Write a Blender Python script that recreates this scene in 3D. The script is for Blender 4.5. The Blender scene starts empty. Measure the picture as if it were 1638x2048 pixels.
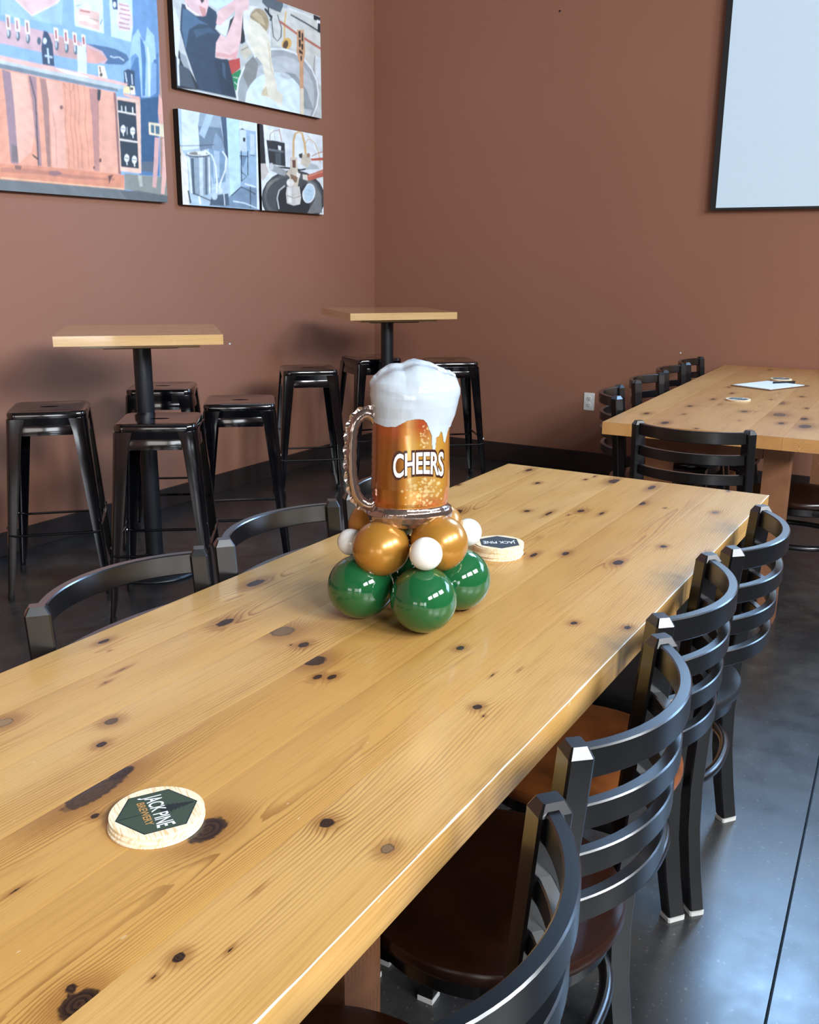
import bpy, bmesh, math, random
import numpy as np
from mathutils import Vector, Matrix

# ------------------------------------------------------------------ camera, world, light, exposure
SC = bpy.context.scene
COL = SC.collection
H = 1.38
F_PX, PITCH, ROLL, YAW = 1916.13, .2583443, .0069183, .5324292
cam = bpy.data.cameras.new('camera'); camo = bpy.data.objects.new('camera', cam); COL.objects.link(camo)
_fw = Vector((math.cos(YAW)*math.cos(PITCH), math.sin(YAW)*math.cos(PITCH), -math.sin(PITCH)))
_r0 = Vector((math.sin(YAW), -math.cos(YAW), 0)); _u0 = _r0.cross(_fw)
_r = math.cos(ROLL)*_r0 + math.sin(ROLL)*_u0; _u = -math.sin(ROLL)*_r0 + math.cos(ROLL)*_u0
camo.matrix_world = Matrix(((_r.x, _u.x, -_fw.x, 0), (_r.y, _u.y, -_fw.y, 0), (_r.z, _u.z, -_fw.z, H), (0, 0, 0, 1)))
cam.sensor_fit = 'HORIZONTAL'; cam.sensor_width = 36; cam.lens = F_PX/1638*36; cam.clip_start = .02
SC.camera = camo
SC.view_settings.view_transform = 'Standard'; SC.view_settings.look = 'None'
SC.view_settings.gamma = 1; SC.view_settings.use_curve_mapping = False
SC.view_settings.exposure = 0.03
w = bpy.data.worlds.new('sky'); SC.world = w; w.use_nodes = True
w.node_tree.nodes['Background'].inputs[0].default_value = (.55, .72, 1, 1)
w.node_tree.nodes['Background'].inputs[1].default_value = .6

# room extents
XF, YL, XB, YR, ZC = 6.06, 3.88, -6.5, -3.6, 4.5

def area(name, loc, target, sx, sy, power, color):
    d = bpy.data.lights.new(name, 'AREA'); d.shape = 'RECTANGLE'; d.size = sx; d.size_y = sy
    d.energy = power; d.color = color
    o = bpy.data.objects.new(name, d); COL.objects.link(o); o.location = loc
    o.rotation_euler = (Vector(target)-Vector(loc)).to_track_quat('-Z', 'Z').to_euler()
    return o
SIDE_WIN = [(-5.2, 1.7, .25, 2.3, 85), (-1.9, 1.7, 2.85, 3.85, 245), (.35, 1.7, 2.85, 3.85, 265), (2.6, 1.7, 2.85, 3.85, 165)]       # centre x, width of the side windows
REAR_WIN = [(-2.45, 1.7), (.9, 1.1)]                                # centre y, width of the windows behind the camera
FAR_SHEEN_WIN = [(-2.3, 1.3, 1.4, 4.1, 45), (.65, 4.0, 3.2, 4.2, 125)]              # centre y, width, sill, head: unseen, added for blue sheen, right of and above the screen
for cx, wd, z0, z1, pw in SIDE_WIN:
    area('window_daylight', (cx, YR+.10, (z0+z1)/2), (cx, 3, 1.6 if z0 > 2 else 1.2), wd-.1, z1-z0-.05, pw, (.90, .95, 1.0))
for cy, wd in REAR_WIN:
    area('window_daylight', (XB+.10, cy, 1.5), (5, cy, 1.3), wd-.1, 1.9, 20*wd, (1.0, .93, .84))
for cy, wd, z0, z1, pw in FAR_SHEEN_WIN:
    area('window_daylight', (XF-.08, cy, (z0+z1)/2), (-5, cy, (z0+z1)/2-.6), wd-.1, z1-z0-.1, pw*wd*(z1-z0), (.36, .62, 1.0))  # strong blue lamps added for sheen on slat tops and floor

# ------------------------------------------------------------------ helpers
def lin(c):
    if isinstance(c, str):
        c = [int(c[i:i+2], 16)/255 for i in (0, 2, 4)]
    return tuple((x/12.92 if x <= .04045 else ((x+.055)/1.055)**2.4) for x in c)

def tag(o, label=None, cat=None, group=None, kind=None):
    if label: o['label'] = label
    if cat: o['category'] = cat
    if group: o['group'] = group
    if kind: o['kind'] = kind
    return o

def empty(name, loc=(0, 0, 0), rz=0):
    o = bpy.data.objects.new(name, None); COL.objects.link(o); o.location = loc; o.rotation_euler = (0, 0, rz)
    o.empty_display_size = .05
    return o

def link(name, me, parent=None, mat=None, smooth=False):
    if mat is not None and not me.materials: me.materials.append(mat)
    if smooth is True:
        me.polygons.foreach_set('use_smooth', [True]*len(me.polygons))
    elif smooth:
        me.polygons.foreach_set('use_smooth', [True]*len(me.polygons))
        me.set_sharp_from_angle(angle=math.radians(smooth))
    o = bpy.data.objects.new(name, me); COL.objects.link(o)
    if parent: o.parent = parent
    return o

class MB:
    def __init__(s): s.v = []; s.f = []
    def add(s, v, f, M=None):
        n = len(s.v)
        for p in v:
            p = Vector(p)
            s.v.append(tuple(M @ p if M else p))
        s.f += [tuple(i+n for i in q) for q in f]
        return s
    def box(s, a, b, M=None, bev=0):
        x0, y0, z0 = a; x1, y1, z1 = b
        if bev <= 0:
            v = [(x0,y0,z0),(x1,y0,z0),(x1,y1,z0),(x0,y1,z0),(x0,y0,z1),(x1,y0,z1),(x1,y1,z1),(x0,y1,z1)]
            return s.add(v, [(0,3,2,1),(4,5,6,7),(0,1,5,4),(1,2,6,5),(2,3,7,6),(3,0,4,7)], M)
        bm = bmesh.new(); bmesh.ops.create_cube(bm, size=1)
        for q in bm.verts:
            q.co = Vector(((x0+x1)/2+q.co.x*(x1-x0), (y0+y1)/2+q.co.y*(y1-y0), (z0+z1)/2+q.co.z*(z1-z0)))
        bmesh.ops.bevel(bm, geom=bm.edges[:], offset=bev, segments=2, profile=.7, affect='EDGES')
        bm.verts.index_update()
        s.add([q.co.copy() for q in bm.verts], [[q.index for q in f.verts] for f in bm.faces], M); bm.free()
        return s
    def loft(s, rings, cap=True, closed=False, M=None):
        n = len(rings[0]); v = [p for r in rings for p in r]; f = []
        m = len(rings)
        for i in range(m if closed else m-1):
            a = i*n; b = ((i+1) % m)*n
            for j in range(n):
                k = (j+1) % n
                f.append((a+j, a+k, b+k, b+j))
        if cap and not closed:
            f.append(tuple(range(n-1, -1, -1))); f.append(tuple((m-1)*n+j for j in range(n)))
        return s.add(v, f, M)
    def sweep(s, path, prof, side=None, closed=False, M=None):
        """prof(i) -> list of (a,b) offsets along side and up-ish; side(i, tangent) -> side vector"""
        P = [Vector(p) for p in path]; n = len(P); rings = []
        for i, p in enumerate(P):
            if closed: t = (P[(i+1) % n]-P[i-1]).normalized()
            else: t = (P[min(i+1, n-1)]-P[max(i-1, 0)]).normalized()
            if side: sd = Vector(side(i, t)).normalized()
            else:
                ref = Vector((0, 0, 1)) if abs(t.z) < .9 else Vector((1, 0, 0))
                sd = t.cross(ref).normalized()
            sd = (sd - t*sd.dot(t)).normalized(); up = sd.cross(t)
            rings.append([p+sd*a+up*b for a, b in prof(i)])
        return s.loft(rings, cap=True, closed=closed, M=M)
    def tube(s, path, r, n=10, closed=False, M=None):
        rr = r if callable(r) else (lambda i: r)
        return s.sweep(path, lambda i: [(rr(i)*math.cos(2*math.pi*k/n), rr(i)*math.sin(2*math.pi*k/n)) for k in range(n)], closed=closed, M=M)
    def lathe(s, prof, n=32, M=None):
        rings = [[(r*math.cos(2*math.pi*k/n), r*math.sin(2*math.pi*k/n), z) for k in range(n)] for r, z in prof]
        return s.loft(rings, M=M)
    def mesh(s, name='m'):
        me = bpy.data.meshes.new(name); me.from_pydata(s.v, [], s.f)
        bm = bmesh.new(); bm.from_mesh(me); bmesh.ops.recalc_face_normals(bm, faces=bm.faces); bm.to_mesh(me); bm.free()
        return me
    def build(s, name, mat, parent=None, smooth=30):
        return link(name, s.mesh(name), parent, mat, smooth)

def copy_tree(o, parent=None):
    c = o.copy(); COL.objects.link(c)
    if parent: c.parent = parent
    for ch in list(o.children): copy_tree(ch, c)
    return c

def RZ(a, loc=(0, 0, 0)): return Matrix.Translation(loc) @ Matrix.Rotation(a, 4, 'Z')

# ------------------------------------------------------------------ materials
class NT:
    def __init__(s, name):
        m = bpy.data.materials.new(name); m.use_nodes = True; s.m = m; s.t = m.node_tree; s.n = s.t.nodes
        s.b = s.n['Principled BSDF']
    def node(s, ty, **k):
        n = s.n.new(ty)
        for a, b in k.items():
            if a in n.bl_rna.properties: setattr(n, a, b)
        return n
    def link(s, a, b): s.t.links.new(a, b)
    def coord(s, kind='Object', scale=(1, 1, 1), rot=(0, 0, 0)):
        tc = s.node('ShaderNodeTexCoord'); mp = s.node('ShaderNodeMapping'); mp.inputs['Scale'].default_value = scale
        mp.inputs['Rotation'].default_value = rot
        s.link(tc.outputs[kind], mp.inputs[0]); return mp.outputs[0]
    def noise(s, vec, scale, detail=3, rough=.5):
        n = s.node('ShaderNodeTexNoise'); n.inputs['Scale'].default_value = scale; n.inputs['Detail'].default_value = detail
        n.inputs['Roughness'].default_value = rough
        if vec is not None: s.link(vec, n.inputs['Vector'])
        return n.outputs['Fac']
    def ramp(s, fac, stops, interp='LINEAR'):
        r = s.node('ShaderNodeValToRGB'); r.color_ramp.interpolation = interp
        el = r.color_ramp.elements
        while len(el) < len(stops): el.new(.5)
        for e, (p, c) in zip(el, stops):
            e.position = p; e.color = (*(lin(c) if not isinstance(c, (int, float)) else (c, c, c)), 1)
        s.link(fac, r.inputs[0]); return r.outputs[0]
    def math(s, op, a, b=None, c=None):
        n = s.node('ShaderNodeMath'); n.operation = op
        for i, x in enumerate((a, b, c)):
            if x is None: continue
            if isinstance(x, (int, float)): n.inputs[i].default_value = x
            else: s.link(x, n.inputs[i])
        return n.outputs[0]
    def mix(s, fac, a, b, bt='MIX'):
        n = s.node('ShaderNodeMix'); n.data_type = 'RGBA'; n.blend_type = bt
        for sock, x in ((n.inputs[0], fac), (n.inputs[6], a), (n.inputs[7], b)):
            if isinstance(x, (int, float)): sock.default_value = x
            elif isinstance(x, (tuple, str)): sock.default_value = (*lin(x), 1) if len(x) != 4 else x
            else: s.link(x, sock)
        return n.outputs[2]
    def smooth(s, x, a, b):
        n = s.node('ShaderNodeMapRange'); n.interpolation_type = 'SMOOTHSTEP'
        n.inputs[1].default_value = a; n.inputs[2].default_value = b
        s.link(x, n.inputs[0]); return n.outputs[0]
    def attr(s, name, out='Fac'):
        n = s.node('ShaderNodeAttribute'); n.attribute_name = name; return n.outputs[out]
    def bump(s, h, strength=.2, dist=.01):
        n = s.node('ShaderNodeBump'); n.inputs['Strength'].default_value = strength; n.inputs['Distance'].default_value = dist
        s.link(h, n.inputs['Height']); s.link(n.outputs[0], s.b.inputs['Normal'])
    def set(s, **k):
        for a, x in k.items():
            sock = s.b.inputs[a.replace('_', ' ')]
            if isinstance(x, (int, float)): sock.default_value = x
            elif isinstance(x, (tuple, str)): sock.default_value = (*lin(x), 1)
            else: s.link(x, sock)
        return s.m

def flat(name, col, rough=.5, metal=0, var=.06, **k):
    """plain procedural surface: colour with faint noise variation"""
    n = NT(name); v = n.noise(n.coord('Object', (9, 9, 9)), 3, 3)
    c = n.mix(v, tuple(max(0, x*(1-var)) for x in rgb(col)), tuple(min(1, x*(1+var)) for x in rgb(col)))
    n.set(Base_Color=c, Roughness=rough, Metallic=metal)
    for a, x in k.items(): n.set(**{a: x})
    return n.m
def rgb(c): return tuple(int(c[i:i+2], 16)/255 for i in (0, 2, 4)) if isinstance(c, str) else c

def wall_mat():
    n = NT('wall_paint'); co = n.coord('Object')
    a = n.noise(co, 1.3, 2); b = n.noise(co, 260, 2)
    c = n.mix(a, '936651', '9a6d58')
    n.set(Base_Color=c, Roughness=.62); n.b.inputs['Specular IOR Level'].default_value = .3
    n.bump(b, .12, .002); return n.m

def floor_mat():
    n = NT('polished_concrete'); co = n.coord('Object')
    a = n.noise(co, 1.6, 6, .62); b = n.noise(co, 9, 5, .6); d = n.noise(co, 90, 3)
    m = n.math('ADD', n.math('MULTIPLY', a, .7), n.math('MULTIPLY', b, .3))
    c = n.ramp(m, [(.34, '1e1f20'), (.46, '2b2b2c'), (.56, '373634'), (.68, '4d4942')])
    c = n.mix(n.math('MULTIPLY', n.smooth(d, .62, .75), .25), c, 'a09a90')
    r = n.math('ADD', .20, n.math('MULTIPLY', b, .22))
    n.set(Base_Color=c, Roughness=r); n.b.inputs['Specular IOR Level'].default_value = .6
    n.bump(b, .05, .004); return n.m

def wood_mat(name, light, mid, line, lines=1.0, rough=.27, coat=.2, coat_rough=.12):
    """pine under varnish: ring/knot fields come as attributes, colour and lines are made here"""
    n = NT(name); co = n.coord('Object')
    ring = n.attr('ring'); rho = n.attr('rho'); tint = n.attr('tint')
    st = n.noise(n.coord('Object', (2.2, 60, 60)), 3, 4, .6)            # fine streaks along the board
    blot = n.noise(n.coord('Object', (2.5, 9, 9)), 1.2, 3)
    base = n.mix(tint, light, mid)
    base = n.mix(n.math('MULTIPLY', n.smooth(blot, .35, .75), .6), base, mid)
    base = n.mix(n.math('MULTIPLY', n.smooth(st, .45, .8), .30), base, line)
    wob = n.math('MULTIPLY', n.math('SUBTRACT', n.noise(n.coord('Object', (5, 40, 40)), 2, 3), .5), 1.1)
    fr = n.math('FRACT', n.math('ADD', ring, wob))
    ln = n.math('MULTIPLY', n.smooth(fr, .45, .93), n.math('SUBTRACT', 1, n.smooth(fr, .95, 1.0)))
    amt = n.smooth(n.noise(n.coord('Object', (1.1, 7, 7)), 1.7, 2), .42, .66)
    near = n.math('SUBTRACT', 1, n.smooth(rho, 1.2, 6))
    amt = n.math('MINIMUM', n.math('ADD', n.math('MULTIPLY', amt, .5), n.math('MULTIPLY', near, .35)), 1)
    c = n.mix(n.math('MULTIPLY', n.math('MULTIPLY', ln, amt), lines), base, line)
    # knots
    kn = n.math('ADD', rho, n.math('MULTIPLY', n.math('SUBTRACT', n.noise(co, 130, 3), .5), .55))
    halo = n.math('SUBTRACT', 1, n.smooth(kn, .9, 3.2))
    c = n.mix(n.math('MULTIPLY', halo, .6), c, '84501f')
    kring = n.math('FRACT', n.math('MULTIPLY', rho, 3.2))
    kc = n.mix(n.smooth(kring, .2, .8), '1e110a', '3c2617')
    kd = n.math('MINIMUM', n.math('MULTIPLY', n.attr('kdark'), 1.3), 1)
    kc = n.mix(kd, 'a5825a', kc)
    kc = n.mix(n.math('MULTIPLY', n.math('SUBTRACT', 1, n.smooth(n.math('ABSOLUTE', n.math('SUBTRACT', kn, .92)), 0, .2)), .6), kc, '241409')
    c = n.mix(n.math('SUBTRACT', 1, n.smooth(kn, .85, 1.12)), c, kc)
    # scuffs and dents
    sc = n.smooth(n.noise(n.coord('Object', (14, 30, 14)), 3.3, 2, .7), .735, .76)
    c = n.mix(n.math('MULTIPLY', sc, .35), c, 'e8d8b4')
    r = n.math('ADD', rough, n.math('MULTIPLY', n.noise(co, 7, 3), .16))
    n.set(Base_Color=c, Roughness=r, Coat_Weight=coat, Coat_Roughness=coat_rough); n.b.inputs['Specular IOR Level'].default_value = .5
    n.bump(n.math('SUBTRACT', n.math('MULTIPLY', st, .5), ln), .10, .0008)
    return n.m

M = {}
M['wall'] = wall_mat(); M['floor'] = floor_mat()
M['ceiling'] = flat('ceiling_paint', '55514d', .8); M['base'] = flat('baseboard_rubber', '2c2220', .45)
M['pine'] = wood_mat('varnished_pine', 'd6ac6c', 'c4924a', '845222')
M['pine2'] = wood_mat('amber_pine', 'd3a163', 'c08a50', '7f4f2a', rough=.3)
M['pine_red'] = wood_mat('red_stained_pine', '8f6040', '774b2d', '4c2e1c', rough=.45)
M['pine_pub'] = wood_mat('pale_pine', 'dfb983', 'd2a563', '9a6c38', lines=.6, rough=.2, coat=1.0, coat_rough=.06)
M['worn'] = flat('worn_bare_edge', 'efe2c4', .45)
M['metal'] = flat('black_powder_coat', '07080a', .30, 0, .12, Specular_IOR_Level=.7, Coat_Weight=.55, Coat_Roughness=.20)
M['gloss'] = flat('gloss_black_steel', '05060a', .10, 0, .1, Specular_IOR_Level=.75, Coat_Weight=.5, Coat_Roughness=.06)
M['pole'] = flat('matte_black_pole', '14181d', .38, 0, .1)
M['glide'] = flat('white_plastic_glide', 'c9c9c4', .5)
M['rubber'] = flat('black_rubber', '0c0c0d', .7)
M['seat_brown'] = flat('brown_wood_seat', '7a4420', .32, 0, .18)
M['seat_dark'] = flat('dark_walnut_seat', '25110a', .25, 0, .2)
M['seat_black'] = flat('black_vinyl_seat', '1d1f22', .38, 0, .1)
M['canvas_side'] = flat('black_canvas_wrap', '100d0c', .6)
M['white'] = flat('white_plastic', 'e4e5e2', .4, 0, .02)
M['slot'] = flat('dark_slot', '0b0c10', .6)
M['screen'] = flat('projection_fabric_glow', 'b4bcc2', .75, 0, .015, Emission_Color='9fc4dc', Emission_Strength=.55)  # faint pale-blue emission added to cool the fabric colour and feed reflections
M['frame'] = flat('black_frame', '26282a', .5)
M['paper'] = flat('white_paper', 'eceff2', .6, 0, .02)
def print_mat(name, rough=.55):
    n = NT(name); at = n.attr('print', 'Color'); g = n.noise(n.coord('Object'), 700, 2)
    n.set(Base_Color=n.mix(n.math('MULTIPLY', g, .06), at, 'ffffff'), Roughness=rough); n.bump(g, .08, .0006)
    n.b.inputs['Specular IOR Level'].default_value = .35
    return n.m
M['print'] = print_mat('canvas_print')
def coaster_mat():
    n = NT('pale_coaster_board'); co = n.coord('Object', (10, 130, 10)); a = n.noise(co, 3, 4)
    n.set(Base_Color=n.ramp(a, [(.35, 'f0dcb4'), (.5, 'f4e8cc'), (.62, 'dfc08c')]), Roughness=.6); return n.m
M['coaster'] = coaster_mat()
M['coaster_edge'] = flat('coaster_edge_pulp', 'efe6d2', .8)
M['green_ink'] = flat('dark_green_ink', '3a4a3c', .55, 0, .05)
M['dark_ink'] = flat('near_black_ink', '20272a', .55)
M['grey_ink'] = flat('slate_ink', '3a444a', .5)
M['white_ink'] = flat('white_ink', 'f2f5f5', .55, 0, .01)
M['tan_ink'] = flat('tan_ink', 'b98a4e', .55)
def balloon(name, col, rough=.08, sub=.15, metal=0, coat=.6):
    n = NT(name); n.set(Base_Color=col, Roughness=rough, Metallic=metal, Subsurface_Weight=sub, Coat_Weight=coat, Coat_Roughness=.05)
    n.b.inputs['Subsurface Radius'].default_value = (.02, .02, .02)
    v = n.noise(n.coord('Object'), 14, 2); n.bump(v, .02, .003); return n.m
M['b_green'] = balloon('green_latex', '18582f', .08, .05)
M['b_gold'] = balloon('pearl_gold_latex', 'b07c30', .28, .05, .35, .25)
M['b_white'] = balloon('white_latex', 'e9ebe6', .16, .2)

# ------------------------------------------------------------------ room shell
def struct(name, mb, mat, parent=None, smooth=False):
    o = mb.build(name, mat, parent, smooth)
    if parent is None: o['kind'] = 'structure'
    return o
# floor: slabs parted by sawn joints, rotated like the joint in view
fl = struct('floor', MB().box((XB-.1, YR-.1, -.16), (XF+.1, YL+.1, -.02)), M['slot'])
JA = math.atan2(.241-.177, 2.729-1.625); JY = .241-math.tan(JA)*2.729
def slab(poly):
    n = len(poly); g = MB().add([(x, y, -.03) for x, y in poly]+[(x, y, 0) for x, y in poly],
        [tuple(range(n-1, -1, -1)), tuple(range(n, 2*n))]+[(i, (i+1) % n, n+(i+1) % n, n+i) for i in range(n)])
    struct('slab', g, M['floor'], fl)
yj = lambda x: JY+math.tan(JA)*x
GW = .003
slab([(XB, YR), (XF, YR), (XF, yj(XF)-GW), (XB, yj(XB)-GW)])
slab([(XB, yj(XB)+GW), (XF, yj(XF)+GW), (XF, YL), (XB, YL)])
struct('wall_left', MB().box((XB-.1, YL, 0), (XF+.1, YL+.1, ZC)), M['wall'])
g = MB(); ys_ = sorted({YR-.1, YL}|{c-wd/2 for c, wd, a, b, p_ in FAR_SHEEN_WIN}|{c+wd/2 for c, wd, a, b, p_ in FAR_SHEEN_WIN})
for a, b in zip(ys_[:-1], ys_[1:]):
    z = 0
    for c, wd, z0, z1, p_ in FAR_SHEEN_WIN:
        if c-wd/2 < (a+b)/2 < c+wd/2: g.box((XF, a, z), (XF+.1, b, z0)); z = z1
    g.box((XF, a, z), (XF+.1, b, ZC))
struct('wall_far', g, M['wall'])
struct('ceiling', MB().box((XB-.1, YR-.1, ZC), (XF+.1, YL+.1, ZC+.1)), M['ceiling'])
def base(a, b):
    return MB().box(a, b, bev=.004)
struct('baseboard_left', base((XB, YL-.014, 0), (XF, YL, .112)), M['base'])
struct('baseboard_far', base((XF-.014, YR, 0), (XF, YL-.014, .135)), M['base'])
# side wall and rear wall with window openings (outside the frame, they carry the daylight)
def pierced(name, along, fixed, thick, lo, hi, openings, z0, z1):
    g = MB(); t0, t1 = sorted((fixed, fixed+thick))
    def bx(a, b, za, zb):
        if along == 'x': g.box((a, t0, za), (b, t1, zb))
        else: g.box((t0, a, za), (t1, b, zb))
    e = lo
    for op in openings:
        c, wd = op[:2]
        if len(op) > 2: z0, z1 = op[2:4]
        bx(e, c-wd/2, 0, ZC); bx(c-wd/2, c+wd/2, 0, z0); bx(c-wd/2, c+wd/2, z1, ZC); e = c+wd/2
    bx(e, hi, 0, ZC)
    struct(name, g, M['wall'])
pierced('wall_right', 'x', YR, -.1, XB, XF, SIDE_WIN, 2.85, 3.85)
pierced('wall_rear', 'y', XB, -.1, YR, YL, REAR_WIN, .5, 2.5)
wi = 0
for cx, wd, z0, z1, pw in SIDE_WIN:
    wi += 1; g = MB()
    for x in (cx-wd/2, cx-.02, cx+wd/2-.04): g.box((x, YR-.06, z0), (x+.04, YR-.01, z1))
    for z in (z0, z1-.04): g.box((cx-wd/2, YR-.06, z), (cx+wd/2, YR-.01, z+.04))
    struct('window_%d' % wi, g, M['frame'])
for cy, wd in REAR_WIN:
    wi += 1; g = MB()
    for y in (cy-wd/2, cy-.02, cy+wd/2-.04): g.box((XB-.06, y, .5), (XB-.01, y+.04, 2.5))
    for z in (.5, 2.46): g.box((XB-.06, cy-wd/2, z), (XB-.01, cy+wd/2, z+.04))
    struct('window_%d' % wi, g, M['frame'])

for cy, wd, z0, z1, pw in FAR_SHEEN_WIN:
    wi += 1; g = MB()
    for y in (cy-wd/2, cy-.02, cy+wd/2-.04): g.box((XF+.01, y, z0), (XF+.06, y+.04, z1))
    for z in (z0, z1-.04): g.box((XF+.01, cy-wd/2, z), (XF+.06, cy+wd/2, z+.04))
    struct('window_%d' % wi, g, M['frame'])

# ------------------------------------------------------------------ timber boards
def fbm1(x, rs, n=4, base=1.0):
    o = np.zeros_like(x)
    for k in range(n):
        o += np.sin(x*base*(1.9**k)+rs.uniform(0, 6.28))/(1.6**k)
    return o
def board(name, mat, parent, x0, x1, y0, y1, z0, z1, knots=(), seed=0, step=.006, stepy=None, coarse=None, flatsawn=False, tint=None, bev=.0002, pitch=.0065):
    """a board along x with a fine top grid carrying ring and knot fields; knots are (x, y, r_mm, elongation, darkness)"""
    x0, x1, y0, y1 = map(float, (x0, x1, y0, y1)); rs = np.random.RandomState(seed); stepy = stepy or step
    xs = np.arange(x0, x1, step)
    if coarse is not None:
        xs = np.concatenate([np.arange(x0, coarse, .05), np.arange(coarse, x1, step)])
    xs = np.append(xs[xs < x1-step*.4], x1)
    ny = max(3, int(round((y1-y0)/stepy))+1); ys = np.linspace(y0, y1, ny)
    yt = ys.copy(); nx = len(xs)
    X, Y = np.meshgrid(xs, yt, indexing='ij'); Z = np.full_like(X, z1)
    Z[:, 0] -= bev; Z[:, -1] -= bev
    top = np.stack([X, Y, Z], -1).reshape(-1, 3)
    idx = np.arange(nx*ny).reshape(nx, ny)
    q = np.stack([idx[:-1, :-1], idx[1:, :-1], idx[1:, 1:], idx[:-1, 1:]], -1).reshape(-1, 4)
    # side strips share no vertices with the top so that the edge stays crisp
    def strip(px, py):
        a = np.stack([px, py, np.full_like(px, z1-bev)], -1); b = np.stack([px, py, np.full_like(px, z0)], -1)
        return np.concatenate([a, b]), len(px)
    V = [top]; Q = [q]; off = len(top)
    for px, py, flip in ((xs, np.full(nx, y0), 0), (xs, np.full(nx, y1), 1), (np.full(ny, x0), ys, 1), (np.full(ny, x1), ys, 0)):
        v, n = strip(px, py); i = np.arange(n-1)+off
        f = np.stack([i, i+n, i+n+1, i+1], -1)
        if flip: f = f[:, ::-1]
        V.append(v); Q.append(f); off += len(v)
    b = np.array([[x0, y0, z0], [x1, y0, z0], [x1, y1, z0], [x0, y1, z0]]); V.append(b); Q.append(np.array([[off+3, off+2, off+1, off]]))
    V = np.concatenate(V); Q = np.concatenate(Q)
    me = bpy.data.meshes.new(name); me.vertices.add(len(V)); me.vertices.foreach_set('co', V.ravel())
    me.loops.add(Q.size); me.loops.foreach_set('vertex_index', Q.ravel())
    me.polygons.add(len(Q)); me.polygons.foreach_set('loop_start', np.arange(0, Q.size, 4)); me.polygons.foreach_set('loop_total', np.full(len(Q), 4))
    me.update(calc_edges=True)
    vx, vy, vz = V[:, 0], V[:, 1], V[:, 2]
    yy = vy - (z1-vz)*.8
    yc = (y0+y1)/2 + rs.uniform(-.2, .2)*(y1-y0)
    warp = .010*fbm1(vx, rs, 3, 1.6)+.0035*fbm1(vx+3*yy, rs, 3, 5)
    if flatsawn:
        s = rs.uniform(.02, .04)*(1 if rs.rand() > .5 else -1)
        ring = ((yy+warp-yc)**2/.045 + s*vx*.9)/pitch
    else:
        ring = (yy+warp)/(pitch*rs.uniform(.8, 1.25))*rs.uniform(.8, 1.2)
    rho = np.full(len(V), 9.0); kd = np.ones(len(V))
    for kx, ky, r, e, d in knots:
        if not (y0-.004 < ky < y1+.004): continue
        r = r*1.15/1000; dx = (vx-kx)/(r*e); dy = (yy-ky)/r
        rr = np.sqrt(dx*dx+dy*dy)
        m = rr < rho; kd[m] = d; rho = np.minimum(rho, rr)
        if r > .003:
            g2 = ((vx-kx)/(r*e*2.2))**2+((yy-ky)/(r*1.9))**2
            ring = ring + (1.0 if flatsawn else np.sign(.5-rs.rand()))*1.5*r/pitch*np.exp(-g2)
    t = np.full(len(V), rs.uniform(0, 1) if tint is None else tint)
    for nm, arr in (('ring', ring), ('rho', rho), ('tint', t), ('kdark', kd)):
        a = me.attributes.new(nm, 'FLOAT', 'POINT'); a.data.foreach_set('value', arr.astype(np.float32))
    me.materials.append(mat)
    return link(name, me, parent)
def tilted_board(name, mat, parent, size, knots=(), seed=0, Mx=None, step=.02, tint=None, **k):
    """board of given size centred on its own axis then placed by matrix (legs, rails, edges)"""
    L, W, T = size
    o = board(name, mat, parent, 0, L, -W/2, W/2, -T, 0, knots, seed, step, tint=tint, **k)
    o.data.transform(Mx); return o

KN1 = [(0.535,0.557,5,1.3,1),(0.701,0.674,16,1.5,0.9),(0.69,0.842,13,3.2,0.7),(0.739,0.848,8,2.2,1),(0.656,0.802,4,1.3,1),(0.782,0.567,7.5,1.1,1),(0.776,0.482,6,1.5,0.4),(0.449,0.59,13,1.3,0.9),(0.458,0.611,4,1.3,1),(0.505,0.558,2,1.5,0.9),(0.829,0.964,7,1.4,0.6),(0.777,0.925,5,1.5,1),(0.751,1.087,9,1.4,0.2),(1.195,1.079,9,2.0,0.9),(1.389,1.169,10,2.2,0.85),(1.215,0.967,16,1.3,0.45),(1.186,0.901,7,1.5,0.8),(1.175,0.918,2.5,1.3,1),(1.143,0.846,14,1.3,0.75),(1.096,0.807,5,1.8,0.9),(1.107,0.788,5,1.8,1),(1.024,1.193,5,2.2,0.8),(1.002,1.156,1.5,2,1),(0.958,1.081,2,6,0.8),(0.914,1.067,2,3,0.8),(1.132,0.552,6,1.2,1),(1.112,0.532,2,1.5,1),(1.31,0.673,5.5,1.5,0.9),(1.478,0.753,8,1.9,0.8),(1.896,0.602,9,1.8,0.95),(1.515,0.554,5,1.5,1),(1.544,0.466,5,1.6,1),(2.063,0.554,6,1.6,0.95),(1.897,0.721,6,2.2,1),(1.85,0.776,5,3.0,1),(1.845,0.799,3,1.3,1),(2.189,0.942,6,1.6,1),(2.497,1.045,6,1.8,0.95),(2.196,0.885,4,5,0.8),(2.263,0.825,7,1.8,0.95),(2.267,0.771,4,3.6,0.85),(2.423,0.716,8,2.0,0.95),(2.408,0.65,3,1.5,0.9),(2.638,0.865,13,2,0.85),(2.614,0.944,4,2,1),(2.668,0.935,3,3,1),(2.618,0.749,7,3.4,0.75),(2.646,1.137,7,2.6,0.9),(2.084,1.091,12,2.0,0.95),(2.355,1.226,4,2,0.9),(2.431,0.528,6,1.8,0.5),(2.055,0.46,5,3.4,0.4),(2.69,0.554,4,2,0.8),(0.648,0.557,1.3,5,0.9),(1.281,0.553,1.3,5,0.9),(1.242,0.581,1.3,5,0.8),(0.567,0.524,1.5,3,0.8),(0.521,0.767,1.8,5,0.9),(1.835,0.943,3,3,0.8),(2.208,0.837,2,3,0.9),(0.1,.7,9,1.4,.9),(-.4,.9,8,1.5,.9)]

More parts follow.
